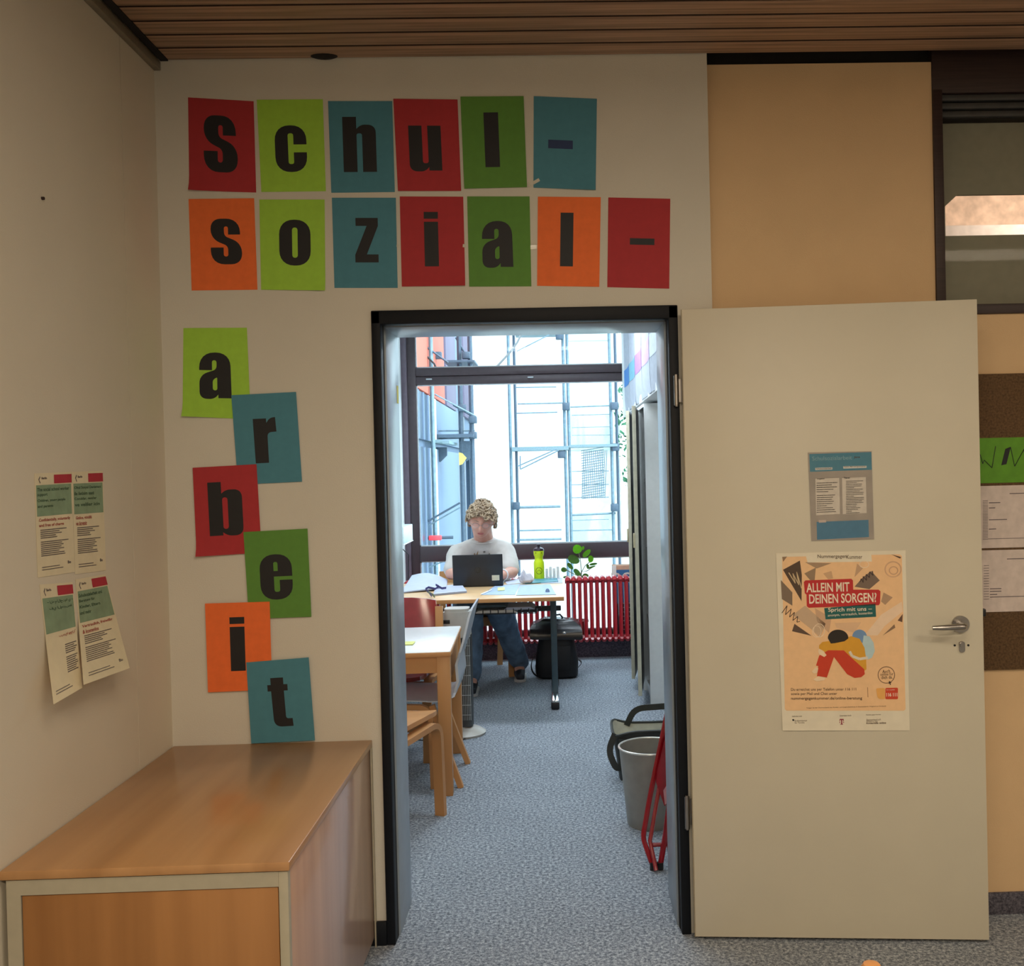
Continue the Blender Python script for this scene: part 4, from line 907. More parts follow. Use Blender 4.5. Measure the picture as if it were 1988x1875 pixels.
# ------------------------------------------------------------------ coloured sheets with letters
GL = {
 'o': ([[(0, 0, 32), (68, 0, 32), (68, 100, 32), (0, 100, 32)], [(28, 17, 6), (40, 17, 6), (40, 83, 6), (28, 83, 6)]], 68),
 'c': ([[(68, 59, 0), (68, 100, 32), (0, 100, 32), (0, 0, 32), (68, 0, 32), (68, 42, 0), (40, 42, 0), (40, 17, 5), (28, 17, 5), (28, 83, 5), (40, 83, 5), (40, 59, 0)]], 68),
 'e': ([[(68, 51, 0), (68, 100, 32), (0, 100, 32), (0, 0, 32), (68, 0, 32), (68, 43, 0), (41, 43, 0), (41, 17, 5), (29, 17, 5), (29, 51, 0)], [(29, 63, 0), (38, 63, 0), (38, 83, 4), (29, 83, 4)]], 68),
 'a': ([[(0, 61, 0), (0, 100, 34), (68, 100, 30), (70, 0, 0), (41, 0, 0), (41, 8, 0), (32, -2, 9), (0, -2, 20), (0, 50, 18), (38, 63, 8), (38, 83, 5), (28, 83, 5), (28, 61, 0)], [(39, 46, 3), (29, 40, 6), (29, 17, 5), (39, 17, 5)]], 70),
 's': ([[(65, 65, 0), (65, 100, 30), (1, 100, 30), (1, 56, 20), (38, 40, 8), (38, 17, 5), (28, 17, 5), (28, 37, 0), (0, 37, 0), (0, 0, 30), (68, 0, 30), (68, 46, 20), (30, 62, 8), (30, 83, 5), (39, 83, 5), (39, 65, 0)]], 68),
 'z': ([[(3, 100, 0), (68, 100, 0), (68, 82, 0), (34, 18, 0), (68, 18, 0), (68, 0, 0), (0, 0, 0), (0, 17, 0), (35, 82, 0), (3, 82, 0)]], 68),
 'l': ([[(0, 0, 0), (25, 0, 0), (25, 100, 0), (0, 100, 0)]], 25),
 '-': ([[(0, 0, 0), (100, 0, 0), (100, 100, 0), (0, 100, 0)]], 100),
 'u': ([[(0, 100, 0), (28, 100, 0), (28, 17, 5), (40, 17, 5), (40, 100, 0), (68, 100, 0), (68, 1, 0), (41, 1, 0), (41, 9, 0), (32, -1, 8), (0, -1, 24)]], 68),
 'h': ([[(0, 0, 0), (0, 100, 0), (25, 100, 0), (25, 78, 0), (33, 86, 8), (60, 85, 18), (60, 0, 0), (35, 0, 0), (35, 70, 4), (25, 70, 4), (25, 0, 0)]], 60),
 'b': ([[(0, 0, 0), (0, 100, 0), (25, 100, 0), (25, 78, 0), (33, 85, 8), (63, 85, 20), (63, -1, 20), (34, -1, 8), (25, 6, 0), (25, 0, 0)], [(26, 12, 5), (36, 12, 5), (36, 71, 5), (26, 71, 5)]], 63),
 'r': ([[(0, 0, 0), (0, 98, 0), (29, 98, 0), (29, 88, 0), (37, 99, 7), (49, 100, 0), (50, 68, 0), (30, 67, 9), (29, 0, 0)]], 50),
 't': ([[(7, 100, 0), (33, 100, 0), (33, 86, 0), (41, 86, 0), (41, 73, 0), (33, 73, 0), (34, 16, 5), (47, 16, 0), (48, 0, 0), (9, 0, 16), (7, 73, 0), (0, 73, 0), (0, 86, 0), (7, 86, 0)]], 48)}
CO = {'red': (172, 44, 50), 'lime': (160, 208, 66), 'teal': (72, 132, 150), 'green': (90, 140, 54), 'orange': (238, 112, 50)}
c8 = lambda x, y: (340+x/1.988, 170+y/1.988)
c6 = lambda x, y: (340+x/4.464, 620+y/4.464)
c7 = lambda x, y: (360+x/4.2607, 1010+y/4.2607)
idn = lambda x, y: (x, y)
G8 = 'coloured letter sheets on the wall'
CARDS = [
 ('S', 's', 'red', 'capital S at the start of the top row', c8, ((50, 38), (303, 53), (313, 405), (55, 398)), (110, 108, 241, 327), .001, 1),
 ('c', 'c', 'lime', 'letter c, second in the top row', c8, ((315, 47), (570, 45), (582, 400), (333, 403)), (386, 146, 508, 326), .001, 0),
 ('h', 'h', 'teal', 'letter h, third in the top row', c8, ((590, 52), (838, 52), (848, 403), (603, 406)), (648, 113, 776, 326), .001, 0),
 ('u', 'u', 'red', 'letter u in the top row', c8, ((842, 43), (1090, 46), (1104, 399), (860, 399)), (903, 147, 1028, 322), .0025, 0),
 ('l', 'l', 'green', 'letter l in the top row', c8, ((1101, 35), (1345, 33), (1358, 384), (1116, 390)), (1192, 96, 1252, 307), .0035, 0),
 ('-', '-', 'teal', 'dark blue hyphen ending the top row', c8, ((1384, 33), (1628, 43), (1623, 397), (1383, 386)), (1440, 203, 1535, 236), .001, 2),
 ('s', 's', 'orange', 'letter s at the start of the second row', c8, ((52, 430), (305, 427), (318, 780), (64, 783)), (137, 506, 257, 682), .001, 0),
 ('o', 'o', 'lime', 'letter o in the second row', c8, ((325, 432), (577, 432), (580, 784), (332, 780)), (402, 510, 523, 687), .001, 2),
 ('z', 'z', 'teal', 'letter z in the second row', c8, ((605, 425), (852, 425), (859, 773), (615, 773)), (694, 503, 784, 675), .001, 0),
 ('i', 'i', 'red', 'letter i in the second row', c8, ((867, 420), (1112, 421), (1120, 765), (875, 768)), (960, 480, 1018, 690), .001, 2),
 ('a', 'a', 'green', 'letter a in the second row', c8, ((1127, 420), (1368, 420), (1375, 767), (1135, 768)), (1185, 515, 1304, 692), .001, 0),
 ('l', 'l', 'orange', 'letter l in the second row', c8, ((1400, 421), (1643, 423), (1637, 769), (1397, 765)), (1485, 483, 1538, 690), .001, 0),
 ('-', '-', 'red', 'black hyphen ending the second row', c8, ((1672, 424), (1911, 429), (1907, 776), (1668, 770)), (1755, 582, 1850, 607), .001, 0),
 ('a', 'a', 'lime', 'letter a at the top of the staggered column', c6, ((72, 75), (622, 72), (655, 865), (65, 840)), (210, 287, 488, 682), .001, 1),
 ('r', 'r', 'teal', 'letter r in the staggered column', c6, ((487, 657), (1048, 628), (1100, 1405), (545, 1432)), (686, 850, 884, 1243), .003, 0),
 ('b', 'b', 'red', 'letter b in the staggered column', idn, ((374, 908), (498, 901), (508, 1073), (382, 1080)), (405, 935, 471, 1039), .0045, 1),
 ('e', 'e', 'green', 'letter e in the staggered column', c7, ((480, 97), (1010, 68), (1042, 797), (525, 815)), (618, 280, 885, 655), .006, 0),
 ('i', 'i', 'orange', 'letter i in the staggered column', c7, ((162, 688), (697, 672), (718, 1400), (187, 1422)), (367, 800, 497, 1245), .0075, 0),
 ('t', 't', 'teal', 'letter t at the foot of the staggered column', c7, ((503, 1175), (1020, 1133), (1072, 1820), (545, 1845)), (687, 1300, 882, 1705), .009, 0)]
for (ch, gk, colr, desc, cf_, quad, gb, off, curl) in CARDS:
    Q = [at(*cf_(*q), -off) for q in quad]
    cen = sum(Q, Vector())/4
    t = thing('letter_sheet', '%s paper sheet with the %s' % ({'lime': 'lime green', 'green': 'dark green'}.get(colr, colr), desc), 'sign', (cen.x, -off, cen.z), G8)
    def sf(u, v, Q=Q, curl=curl, off=off):
        p = (Q[0]*(1-u)+Q[1]*u)*(1-v)+(Q[3]*(1-u)+Q[2]*u)*v; p.y = -off
        if curl == 1: p.y -= .012*max(0, (v-.86)/.14)**1.5*(1-u)**2.5
        elif curl == 2: p.y -= .006*max(0, (v-.88)/.12)**1.5*u
        return p
    MB().grid(sf, 8, 12, (0, -.0004, 0)).build('sheet', mat('card_'+colr, CO[colr], .75, amt=.03, scale=40), t)
    # letter, laid along the sheet's own axes
    x0, y0, x1, y1 = gb; Cc = at(*cf_((x0+x1)/2, (y0+y1)/2), -off)
    ux = ((Q[1]-Q[0])+(Q[2]-Q[3])).normalized(); uz = Vector((-ux.z, 0, ux.x))
    wv = ((Q[0]-Q[3])+(Q[1]-Q[2])).normalized()
    pw = (at(*cf_(x1, y0), -off)-at(*cf_(x0, y0), -off)).length; ph = (at(*cf_(x0, y0), -off)-at(*cf_(x0, y1), -off)).length
    if ch in ('l', 'i'): pw *= .94
    fnl = lambda u, v, d: Cc+ux*((u-.5)*pw)+wv*((v-.5)*ph)+Vector((0, -d, 0))
    s = MB()
    if gk == 'i':
        for (a, b_) in ((0, .82), (.875, 1)): s.prism([[(0, a), (1, a), (1, b_), (0, b_)]], fnl, .0005, .0008)
    else:
        polys, gw = GL[gk]; s.prism([[(x/gw, y/100) for x, y in rpoly(p)] for p in polys], fnl, .0005, .0008)
    s.build('letter' if ch != '-' else 'hyphen', m_black if desc != 'dark blue hyphen ending the top row' else mat('marker_blue', (30, 52, 96), .6), t)
# strips of sticky tape between sheets
for i, (x, y, w_, h_, r_) in enumerate(((1041, 352, 14, 6, -.5), (1027, 358, 8, 5, .9), (901, 477, 5, 6, .1), (1036, 480, 12, 8, 0), (772, 477, 4, 5, 0))):
    p = at(x, y, -.0018); k = D/F
    o = MB().box((-w_*k/2, -.0006, -h_*k/2), (w_*k/2, .0, h_*k/2)).build('tape', mat('tape_shiny', (210, 206, 190), .08, amt=.02, coat=.5)); o.location = p; o.rotation_euler = (0, r_, 0)
    tag(o, ('strip of shiny tape slanting below the teal hyphen sheet', 'small tape piece at the corner of the green l sheet', 'tiny tape piece between the red i and green a sheets', 'tape piece between the green a and orange l sheets', 'tiny tape piece between the teal z and red i sheets')[i], 'tape')
# ------------------------------------------------------------------ printed sheets: helper for flat print
def rectp(x0, y0, x1, y1): return [(x0, y0), (x1, y0), (x1, y1), (x0, y1)]
def quadfn(Q, nrm, W_, H_):
    """maps crop pixels (0..W_, 0..H_) bilinearly to the world quad TL TR BR BL, d metres along nrm"""
    def f(u, v, d):
        a = u/W_; b_ = v/H_; return (Q[0]*(1-a)+Q[1]*a)*(1-b_)+(Q[3]*(1-a)+Q[2]*a)*b_+nrm*d
    return f
def sub(f, polys, d, name, m, par):
    s = MB()
    for p in polys: s.prism([p], f, d-.0002, d)
    return s.build(name, m, par, smooth=False)
def textrow(s, f, txt, x, y, w_, h_, bold=0, d=0, slope=0): # x,y = left, baseline in crop px
    g = lambda u, v, dd: f(u, y-(v)+slope*(u-x), dd); add_text(s, txt, lambda u, v, dd: g(u, v, dd), x, 0, w_, h_, bold, d)
def lines(s, f, x, y, ws, pitch, th, d, slope=0):
    for i, w_ in enumerate(ws):
        yy = y+i*pitch; cx0 = x
        while cx0 < x+w_:                                   # broken into word-long dashes
            ln = min(random.uniform(10, 34), x+w_-cx0)
            s.prism([[(cx0, yy+slope*(cx0-x)), (cx0+ln, yy+slope*(cx0+ln-x)), (cx0+ln, yy+th+slope*(cx0+ln-x)), (cx0, yy+th+slope*(cx0-x))]], f, d-.0001, d); cx0 += ln+4
DN = (RZ @ Vector((0, -1, 0)))
def dquad(pts): return [DM @ Vector((on_door(x, y).x, -.0008, on_door(x, y).z)) for x, y in pts]
# help-line poster
c5 = lambda x, y: (1480+x/3.125, 860+y/3.125)
Q = dquad([c5(*p) for p in ((82, 668), (868, 650), (893, 1742), (122, 1742))])
cen = sum(Q, Vector())/4
ps = thing('poster', 'large peach help-line poster with a crouching figure taped on the door', 'poster', tuple(cen))
WP, HP = 780.0, 1082.0
f = quadfn(Q, DN, WP, HP)
MB().grid(lambda u, v: f(u*WP, v*HP, .0008+.0025*max(0, v-.93)/.07*(1-u)), 8, 10, DN*.0004).build('sheet', mat('poster_white', (226, 218, 196), .7, amt=.02), ps)
# crop px -> poster px (the crop shows the poster's left edge drifting right going down)
def q(x, y):
    v = (y-668)/(1742-668)*HP; xl = 82+(122-82)*v/HP; xr = 868+(893-868)*v/HP
    v = (y-(668-18*(x-xl)/(xr-xl)*(1-v/HP)))/(1742-668)*HP*(1074/1074); return ((x-xl)/(xr-xl)*WP, max(0, min(HP, v)))
def qq(l): return [q(x, y) for x, y in l]
d0 = .0016
def art(polys, rgb, name='print_shape', lvl=1): 
    return sub(f, [qq(p) for p in polys], d0+.0002*lvl, name, mat('ink_%d_%d_%d' % rgb, rgb, .7, amt=.02, scale=50), ps)
art([[(120, 700), (128, 690), (832, 674), (845, 684), (868, 1612), (858, 1622), (146, 1622), (136, 1612)]], (238, 196, 148), 'peach_field', 0)
art([[(262, 676), (275, 724), (665, 718), (660, 668)]], (228, 220, 198), 'title_tab', 1)
P_ = [([(125, 768), (228, 712), (240, 800), (238, 958)], (84, 66, 52)), ([(112, 830), (182, 905), (182, 985), (118, 945)], (128, 110, 92)), ([(560, 870), (612, 812), (660, 775), (712, 832), (650, 885)], (122, 104, 90)), ([(195, 1095), (300, 1168), (180, 1140)], (96, 76, 62)),
      ([(800, 1098), (806, 1118), (730, 1166)], (140, 112, 88)), ([(735, 905), (790, 935), (745, 980), (720, 960)], (178, 146, 116)), ([(255, 790), (325, 755), (318, 832), (290, 830)], (150, 126, 100)), ([(260, 722), (420, 728), (330, 760)], (166, 138, 110)), ([(575, 730), (610, 760), (560, 812)], (196, 160, 126)),
      ([(370, 790), (420, 775), (430, 820), (400, 826)], (204, 166, 128)), ([(820, 1075), (850, 1035), (848, 1085)], (100, 74, 58)), ([(780, 674), (840, 690), (835, 700)], (90, 66, 52)), ([(320, 1000), (420, 1060), (405, 1150), (330, 1080)], (206, 168, 134)), ([(620, 1165), (720, 1040), (845, 960), (850, 1020), (740, 1110), (700, 1165)], (236, 208, 178)),
      ([(185, 1040), (260, 985), (385, 1095), (350, 1180), (300, 1130)], (200, 172, 142)), ([(440, 1090), (600, 1085), (560, 1150), (450, 1120)], (222, 184, 146)), ([(120, 690), (150, 688), (126, 720)], (150, 122, 96))]
for p, c in P_: art([p], c, 'scrap_shape', 1)
def ell(cx, cy, rx, ry, a0=0, a1=2*PI, n=24, rot=0):
    return [(cx+rx*math.cos(a0+(a1-a0)*i/n)*math.cos(rot)-ry*math.sin(a0+(a1-a0)*i/n)*math.sin(rot), cy+rx*math.cos(a0+(a1-a0)*i/n)*math.sin(rot)+ry*math.sin(a0+(a1-a0)*i/n)*math.cos(rot)) for i in range(n+(0 if abs(a1-a0) > 6.28 else 1))]
def ring_(cx, cy, rx, ry, th, rgb, nm='ring_mark', lvl=2):
    s = MB(); s.prism([qq(ell(cx, cy, rx, ry)), qq(ell(cx, cy, rx-th, ry-th))], f, d0, d0+.0002*lvl); s.build(nm, mat('ink_%d_%d_%d' % rgb, rgb, .7), ps, smooth=False)
ring_(792, 765, 52, 50, 8, (214, 172, 136)); ring_(795, 772, 28, 26, 6, (206, 164, 130))
ring_(345, 1135, 36, 42, 4, (236, 214, 186)); ring_(330, 1142, 28, 36, 3, (236, 214, 186)); ring_(618, 735, 30, 22, 4, (236, 214, 186))
def stroke(pts, w_, rgb, nm='scribble', lvl=3):
    s = MB(); P = [Vector(p) for p in qq(pts)]
    for a, b_ in zip(P, P[1:]):
        n_ = Vector((-(b_-a).y, (b_-a).x)).normalized()*w_/2
        s.prism([[tuple(a-n_), tuple(b_-n_), tuple(b_+n_), tuple(a+n_)]], f, d0, d0+.0002*lvl)
    s.build(nm, mat('ink_%d_%d_%d' % rgb, rgb, .7), ps, smooth=False)
stroke([(118, 1030), (150, 985), (140, 1040), (175, 1005), (165, 1055), (195, 1025), (185, 1075), (215, 1050), (210, 1085), (228, 1080)], 4, (70, 54, 44))
stroke([(160, 785), (200, 850), (185, 790), (222, 860), (208, 780), (238, 880)], 5, (214, 190, 150))
stroke([(592, 842), (600, 822), (612, 845), (612, 808), (632, 832), (630, 795), (650, 815), (650, 780), (672, 802), (668, 775)], 5, (70, 54, 50))
art([[(252, 842), (262, 832), (540, 822), (550, 832), (552, 888), (705, 888), (716, 898), (714, 970), (706, 982), (282, 998), (270, 988), (268, 918), (258, 910)]], (190, 44, 44), 'headline_panel', 3)
art([[(376, 1000), (686, 972), (690, 1052), (384, 1068)]], (30, 96, 92), 'subline_panel', 3)
s = MB()
def pt_(s, txt, x, y, w_, h_, bold=0, lvl=5, sl=-.025):
    x1_, y1_ = q(x, y); x2_, y2_ = q(x+w_, y+sl*w_); add_text(s, txt, lambda u, v, dd: f(x1_+u*(x2_-x1_), y1_+u*(y2_-y1_)-v*h_, dd), 0, 0, 1, 1, bold, d0+.0002*lvl)
pt_(s, 'ALLEIN MIT', 268, 905, 262, 56, .018); pt_(s, 'DEINEN SORGEN?', 285, 974, 408, 58, .018)
pt_(s, 'Sprich mit uns –', 400, 1030, 265, 32, .012, sl=-.03)
pt_(s, 'anonym, vertraulich, kostenlos', 398, 1056, 270, 20, 0, sl=-.06); s.build('headline_lettering', mat('ink_cream', (240, 226, 204), .7), ps, smooth=False)
s = MB(); pt_(s, 'Nummergegen', 336, 704, 175, 28, .004, sl=-.01); pt_(s, 'Kummer', 512, 702, 94, 24, 0, sl=-.01)
pt_(s, 'Du erreichst uns per Telefon unter 116 111', 174, 1506, 396, 22, .0, sl=-.005); pt_(s, 'sowie per Mail und Chat unter', 174, 1532, 280, 22, .0, sl=-.005)
pt_(s, 'nummergegenkummer.de/online-beratung', 174, 1560, 432, 22, .01, sl=-.004)
pt_(s, 'Auch', 728, 1394, 46, 20, .0, sl=-.1); pt_(s, 'online für', 716, 1410, 78, 18, .0, sl=-.05); pt_(s, 'dich da.', 722, 1430, 68, 20, .0, sl=-.05)
pt_(s, 'Gefördert vom', 180, 1660, 60, 9); pt_(s, 'Unterstützt durch', 470, 1656, 70, 9); pt_(s, 'Nummer gegen Kummer', 630, 1652, 90, 9)
pt_(s, 'Bundesministerium', 196, 1688, 75, 11); pt_(s, 'für Familie', 196, 1700, 60, 10); pt_(s, 'Dachverband e.V.', 632, 1682, 88, 10); pt_(s, 'Mitglied der', 632, 1692, 70, 9); pt_(s, 'Kinderhilfe online', 632, 1703, 118, 11, .02)
pt_(s, 'Träger ist der Dachverband der Kinder- und Jugendtelefone in Deutschland, Mitglied im Verband', 268, 1610, 480, 8)
s.build('small_lettering', mat('ink_brown', (88, 66, 50), .7), ps, smooth=False)
ring_(752, 1405, 52, 52, 4, (120, 90, 70), 'ring_mark', 3)
art([[(768, 1440), (784, 1452), (776, 1454), (780, 1464), (774, 1465), (771, 1456), (766, 1460)]], (50, 36, 30), 'cursor_mark', 4)
art([[(637, 1480), (641, 1480), (643, 1540), (639, 1540)]], (170, 130, 96), 'divider', 2)
# the crouching figure printed on the poster
art([ell(590, 1172, 44, 42)], (112, 148, 190), 'rucksack_print', 2)
art([[(615, 1165), (650, 1170), (675, 1210), (682, 1260), (665, 1300), (640, 1312), (605, 1240)]], (182, 208, 214), 'rucksack_print', 3)
art([[(345, 1225), (365, 1205), (430, 1196), (540, 1170), (590, 1185), (620, 1240), (630, 1310), (632, 1370), (600, 1395), (560, 1340), (500, 1262), (420, 1256), (372, 1292), (345, 1280)]], (218, 160, 48), 'jumper_print', 4)
art([[(345, 1288), (400, 1255), (495, 1256), (530, 1290), (618, 1370), (622, 1400), (600, 1418), (560, 1423), (515, 1400), (435, 1296), (392, 1420), (332, 1412), (340, 1350), (326, 1348)]], (202, 62, 34), 'trousers_print', 5)
art([ell(460, 1180, 62, 50, PI*.98, PI*2.02, 20)+[(500, 1200), (440, 1212), (416, 1214)]], (40, 34, 28), 'hair_print', 6)
for sp_ in ([(344, 1245), (372, 1260), (390, 1285), (376, 1296), (346, 1280), (338, 1262)], [(300, 1385), (322, 1358), (340, 1364), (334, 1392), (312, 1396)], [(308, 1432), (340, 1412), (384, 1420), (376, 1436), (330, 1444)]):
    art([sp_], (240, 214, 178), 'skin_print', 6)
stroke([(530, 1262), (545, 1290), (590, 1308), (640, 1300)], 16, (222, 214, 200), 'strap_print', 6)
# number badge
art([rpoly([(746, 1484, 8), (822, 1482, 8), (822, 1552, 8), (746, 1552, 8)])], (206, 70, 40), 'badge_panel', 3)
art([rpoly([(690, 1486, 10), (744, 1484, 10), (744, 1552, 8), (700, 1552, 20)])], (232, 172, 92), 'badge_panel', 3)
s = MB(); pt_(s, '116 111', 752, 1536, 66, 22, .03); pt_(s, 'Kinder- und Jugendtelefon', 752, 1500, 50, 8); s.build('badge_lettering', MC['ink_cream'], ps, smooth=False)
# magenta T of the sponsor
s = MB()
for pl_ in (rectp(470, 1672, 494, 1678), rectp(479, 1678, 485, 1704), rectp(474, 1702, 490, 1706), rectp(469, 1678, 472, 1686), rectp(492, 1678, 495, 1686), rectp(468, 1690, 473, 1695), rectp(491, 1690, 496, 1695)): s.prism([qq(pl_)], f, d0, d0+.0008)
s.build('sponsor_logo', mat('ink_magenta', (150, 30, 60), .7), ps, smooth=False)
s = MB(); s.prism([qq([(181, 1674), (190, 1672), (194, 1680), (190, 1686), (183, 1684)])], f, d0, d0+.0006); s.build('sponsor_logo', m_black, ps, smooth=False)
# blue office flyer in a clear sleeve
c4 = lambda x, y: (1560+x/10.136, 870+y/10.136)
Q = dquad([c4(*p) for p in ((85, 85), (1335, 60), (1385, 1790), (155, 1825))]); cen = sum(Q, Vector())/4
fy_ = thing('flyer', 'grey and blue information sheet in a clear sleeve taped high on the door', 'flyer', tuple(cen))
W4, H4 = 1240.0, 1735.0; g4 = quadfn(Q, DN, W4, H4)
def q4(x, y):
    v = (y-85)/1740*H4; xl = 85+70*v/H4; xr = 1335+50*v/H4; t = (x-xl)/(xr-xl); return (t*W4, (y-(85-25*t)+0)/1740*H4)
MB().grid(lambda u, v: g4(u*W4, v*H4, .0006), 4, 4, DN*.0004).build('sheet', mat('flyer_grey', (168, 156, 144), .6, amt=.12, scale=14, rgb2=(150, 142, 132)), fy_)
MB().grid(lambda u, v: g4(-15+u*(W4+30), -15+v*(H4+25), .0034+.003*max(0, .06-v)/.06*(u < .4)), 6, 8).build('clear_sleeve', m_clear, fy_)
def art4(polys, rgb, nm, lvl):
    return sub(g4, [[q4(*p) for p in pl_] for pl_ in polys], .001+.0002*lvl, nm, mat('ink_%d_%d_%d' % rgb, rgb, .65, amt=.04, scale=60), fy_)
art4([[(112, 115), (1330, 75), (1340, 425), (125, 465)]], (58, 128, 152), 'title_panel', 1)
art4([[(255, 1450), (1275, 1415), (1285, 1755), (265, 1800)]], (62, 122, 156), 'footer_panel', 1)
art4([[(230, 600), (700, 585), (715, 1295), (245, 1320)], [(755, 590), (1222, 570), (1240, 1280), (770, 1300)]], (214, 204, 190), 'text_panel', 1)
art4([[(228, 385), (565, 375), (567, 420), (230, 432)], [(778, 355), (1235, 345), (1237, 388), (780, 402)]], (214, 214, 208), 'heading_tab', 2)
art4([[(295, 1415), (440, 1410), (442, 1460), (300, 1465)]], (200, 180, 168), 'heading_tab', 2)
s = MB()
def p4(s, txt, x, y, w_, h_, bold=0, sl=-.03, lvl=4):
    a = q4(x, y); b2 = q4(x+w_, y+sl*w_); add_text(s, txt, lambda u, v, dd: g4(a[0]+u*(b2[0]-a[0]), a[1]+u*(b2[1]-a[1])-v*h_, dd), 0, 0, 1, 1, bold, .001+.0002*lvl)
p4(s, 'Schulsozialarbeit', 170, 245, 780, 80); s.build('title_lettering', mat('ink_paleblue', (130, 170, 182), .7), fy_, smooth=False)
s = MB(); p4(s, 'Jana', 990, 205, 120, 50, .03); p4(s, 'Schulsozialarbeit', 240, 418, 310, 32, .01); p4(s, 'Telefon, Mail und Sprechzeiten', 790, 388, 430, 32, .01)
p4(s, 'Angebot', 262, 622, 150, 34, .03); p4(s, 'Themen', 790, 602, 120, 34, .03)
q4f = lambda u, v, d: g4(*q4(u, v), d)
s2 = [x*1.0 for x in (410, 300, 400, 330, 230)]
lines(s, q4f, 255, 680, s2, 43, 14, .002, -.03); lines(s, q4f, 258, 925, (360, 320, 300, 335, 310, 200, 320, 355, 380), 41, 13, .002, -.03)
lines(s, q4f, 835, 645, (335, 210, 310, 300, 155, 330, 270, 345, 340, 150, 350, 350, 310, 340, 210, 200, 280, 235, 110, 265), 33, 12, .002, -.03)
s.build('small_print', mat('ink_charcoal', (70, 64, 60), .7), fy_, smooth=False)
# ------------------------------------------------------------------ flyers on the left wall
cL = lambda x, y: (40+x/3.473, 880+y/3.473)
GL4 = 'language flyers on the side wall'
def wall_flyer(pts, label, texts, bend, mirror=False):
    Q = [atx(*cL(*p), XC+.002) for p in pts]
    cen = sum(Q, Vector())/4; t = thing('flyer', label, 'flyer', (XC, cen.y, cen.z), GL4)
    def lift(b_): return .0008+bend*max(0, (b_-.35)/.65)**1.6
    BQ = [atx(*cL(*p), XC+lift(1)) for p in (pts[3], pts[2])]      # lower edge, standing off the wall
    def f(u, v, d):
        lo = (Q[3]*(1-u)+Q[2]*u); lb = (BQ[0]*(1-u)+BQ[1]*u); k = (lift(v)-.0008)/max(1e-6, lift(1)-.0008) if bend else 0
        p = (Q[0]*(1-u)+Q[1]*u)*(1-v)+lo*v+(lb-lo)*k; return Vector((XC+lift(v)+d, p.y, p.z))
    def fb(u, v, d, w0=None): return f(u, v, d)
    MB().grid(lambda u, v: f(u, v, 0), 6, 24, (.0004, 0, 0)).build('sheet', mat('flyer_cream', (222, 210, 178), .8, amt=.02), t)
    def patch(x0, y0, x1, y1, d, nm, m, n=6):
        MB().grid(lambda a, b_: f(x0+(x1-x0)*a, y0+(y1-y0)*b_, d), 2, n).build(nm, m, t)
    patch(.03, .115, .97, .415, .0009, 'green_panel', mat('ink_sage', (134, 158, 128), .7))
    patch(.50, .02, .99, .105, .0011, 'red_panel', mat('ink_crimson', (176, 44, 60), .7))
    def row(s, txt, x, y, w_, h_, bold=0): add_text(s, txt, lambda u, v, dd: f(x+u*w_, y-v*h_, dd), 0, 0, 1, 1, bold, .0013)
    s = MB()
    for i, tt in enumerate(texts[0]): row(s, tt[0], tt[2] if len(tt) > 2 else .05, .175+i*.055, tt[1], .034, .02)
    s.build('heading_lettering', mat('ink_darkgreen', (58, 84, 60), .7), t, smooth=False)
    s = MB()
    for i, tt in enumerate(texts[1]): row(s, tt[0], tt[2] if len(tt) > 2 else .07, .475+i*.052, tt[1], .038, .02)
    s.build('red_lettering', mat('ink_rose', (168, 84, 76), .7), t, smooth=False)
    s = MB(); g = lambda u, v, d: f(u/1000, v/1000, d)
    xs = 100 if not mirror else 560
    lines(s, g, xs, 545, (700, 500, 560, 400, 430) if not mirror else (380, 300, 380, 340, 300), 19, 9, .0012)
    lines(s, g, xs, 660, (740, 560, 600, 540, 610, 480, 620, 640) if not mirror else (380, 340, 300, 360, 380, 320, 300, 360), 19, 9, .0012)
    lines(s, g, 110, 905, (470, 560), 24, 8, .0012)
    if not mirror: row(s, 'Bo', .80, .905, .09, .03, .03)
    s.prism([[(.09, .06), (.13, .03), (.14, .04), (.11, .065), (.14, .09), (.13, .1)]], lambda u, v, d: f(u, v, d), .001, .0013)
    row(s, 'Berlin', .17, .06, .14, .022, .03)
    s.build('small_print', mat('ink_grey', (104, 96, 96), .7), t, smooth=False)
wall_flyer(((95, 135), (345, 125), (368, 800), (118, 838)), 'English flyer with green heading, upper left of the four', ((('The social school worker', .86), ('support', .26), ('Children, young people', .74), ('and parents', .4)), (('Confidentially, voluntarily', .84), ('and free of charge', .66))), 0)
wall_flyer(((347, 125), (556, 118), (578, 788), (370, 815)), 'foreign-language flyer with green heading, upper right of the four', ((('Okul Sosyal Danismani', .86), ('ile iletisim saati', .62), ('Cocuklar, gencler', .7), ('ve veliler icin', .8)), (('Gizlice, gönüllü', .5), ('ve ücretsiz', .34))), 0)
wall_flyer(((130, 885), (352, 868), (415, 1580), (222, 1692)), 'curled flyer printed right-aligned, lower left of the four', ((('~ الدعم الاجتماعي ~', .8, .15), ('في المدرسة', .7, .2)), (('بسرية ومجاناً', .55, .4),)), .055, True)
wall_flyer(((372, 850), (572, 815), (735, 1447), (425, 1560)), 'curled flyer flaring outward, lower right of the four', ((('Schulsozialarbeit und', .7), ('Beratung für', .45), ('Kinder, Eltern', .58), ('und mehr', .3)), (('Vertraulich, freiwillig', .8), ('& kostenlos', .4))), .075)
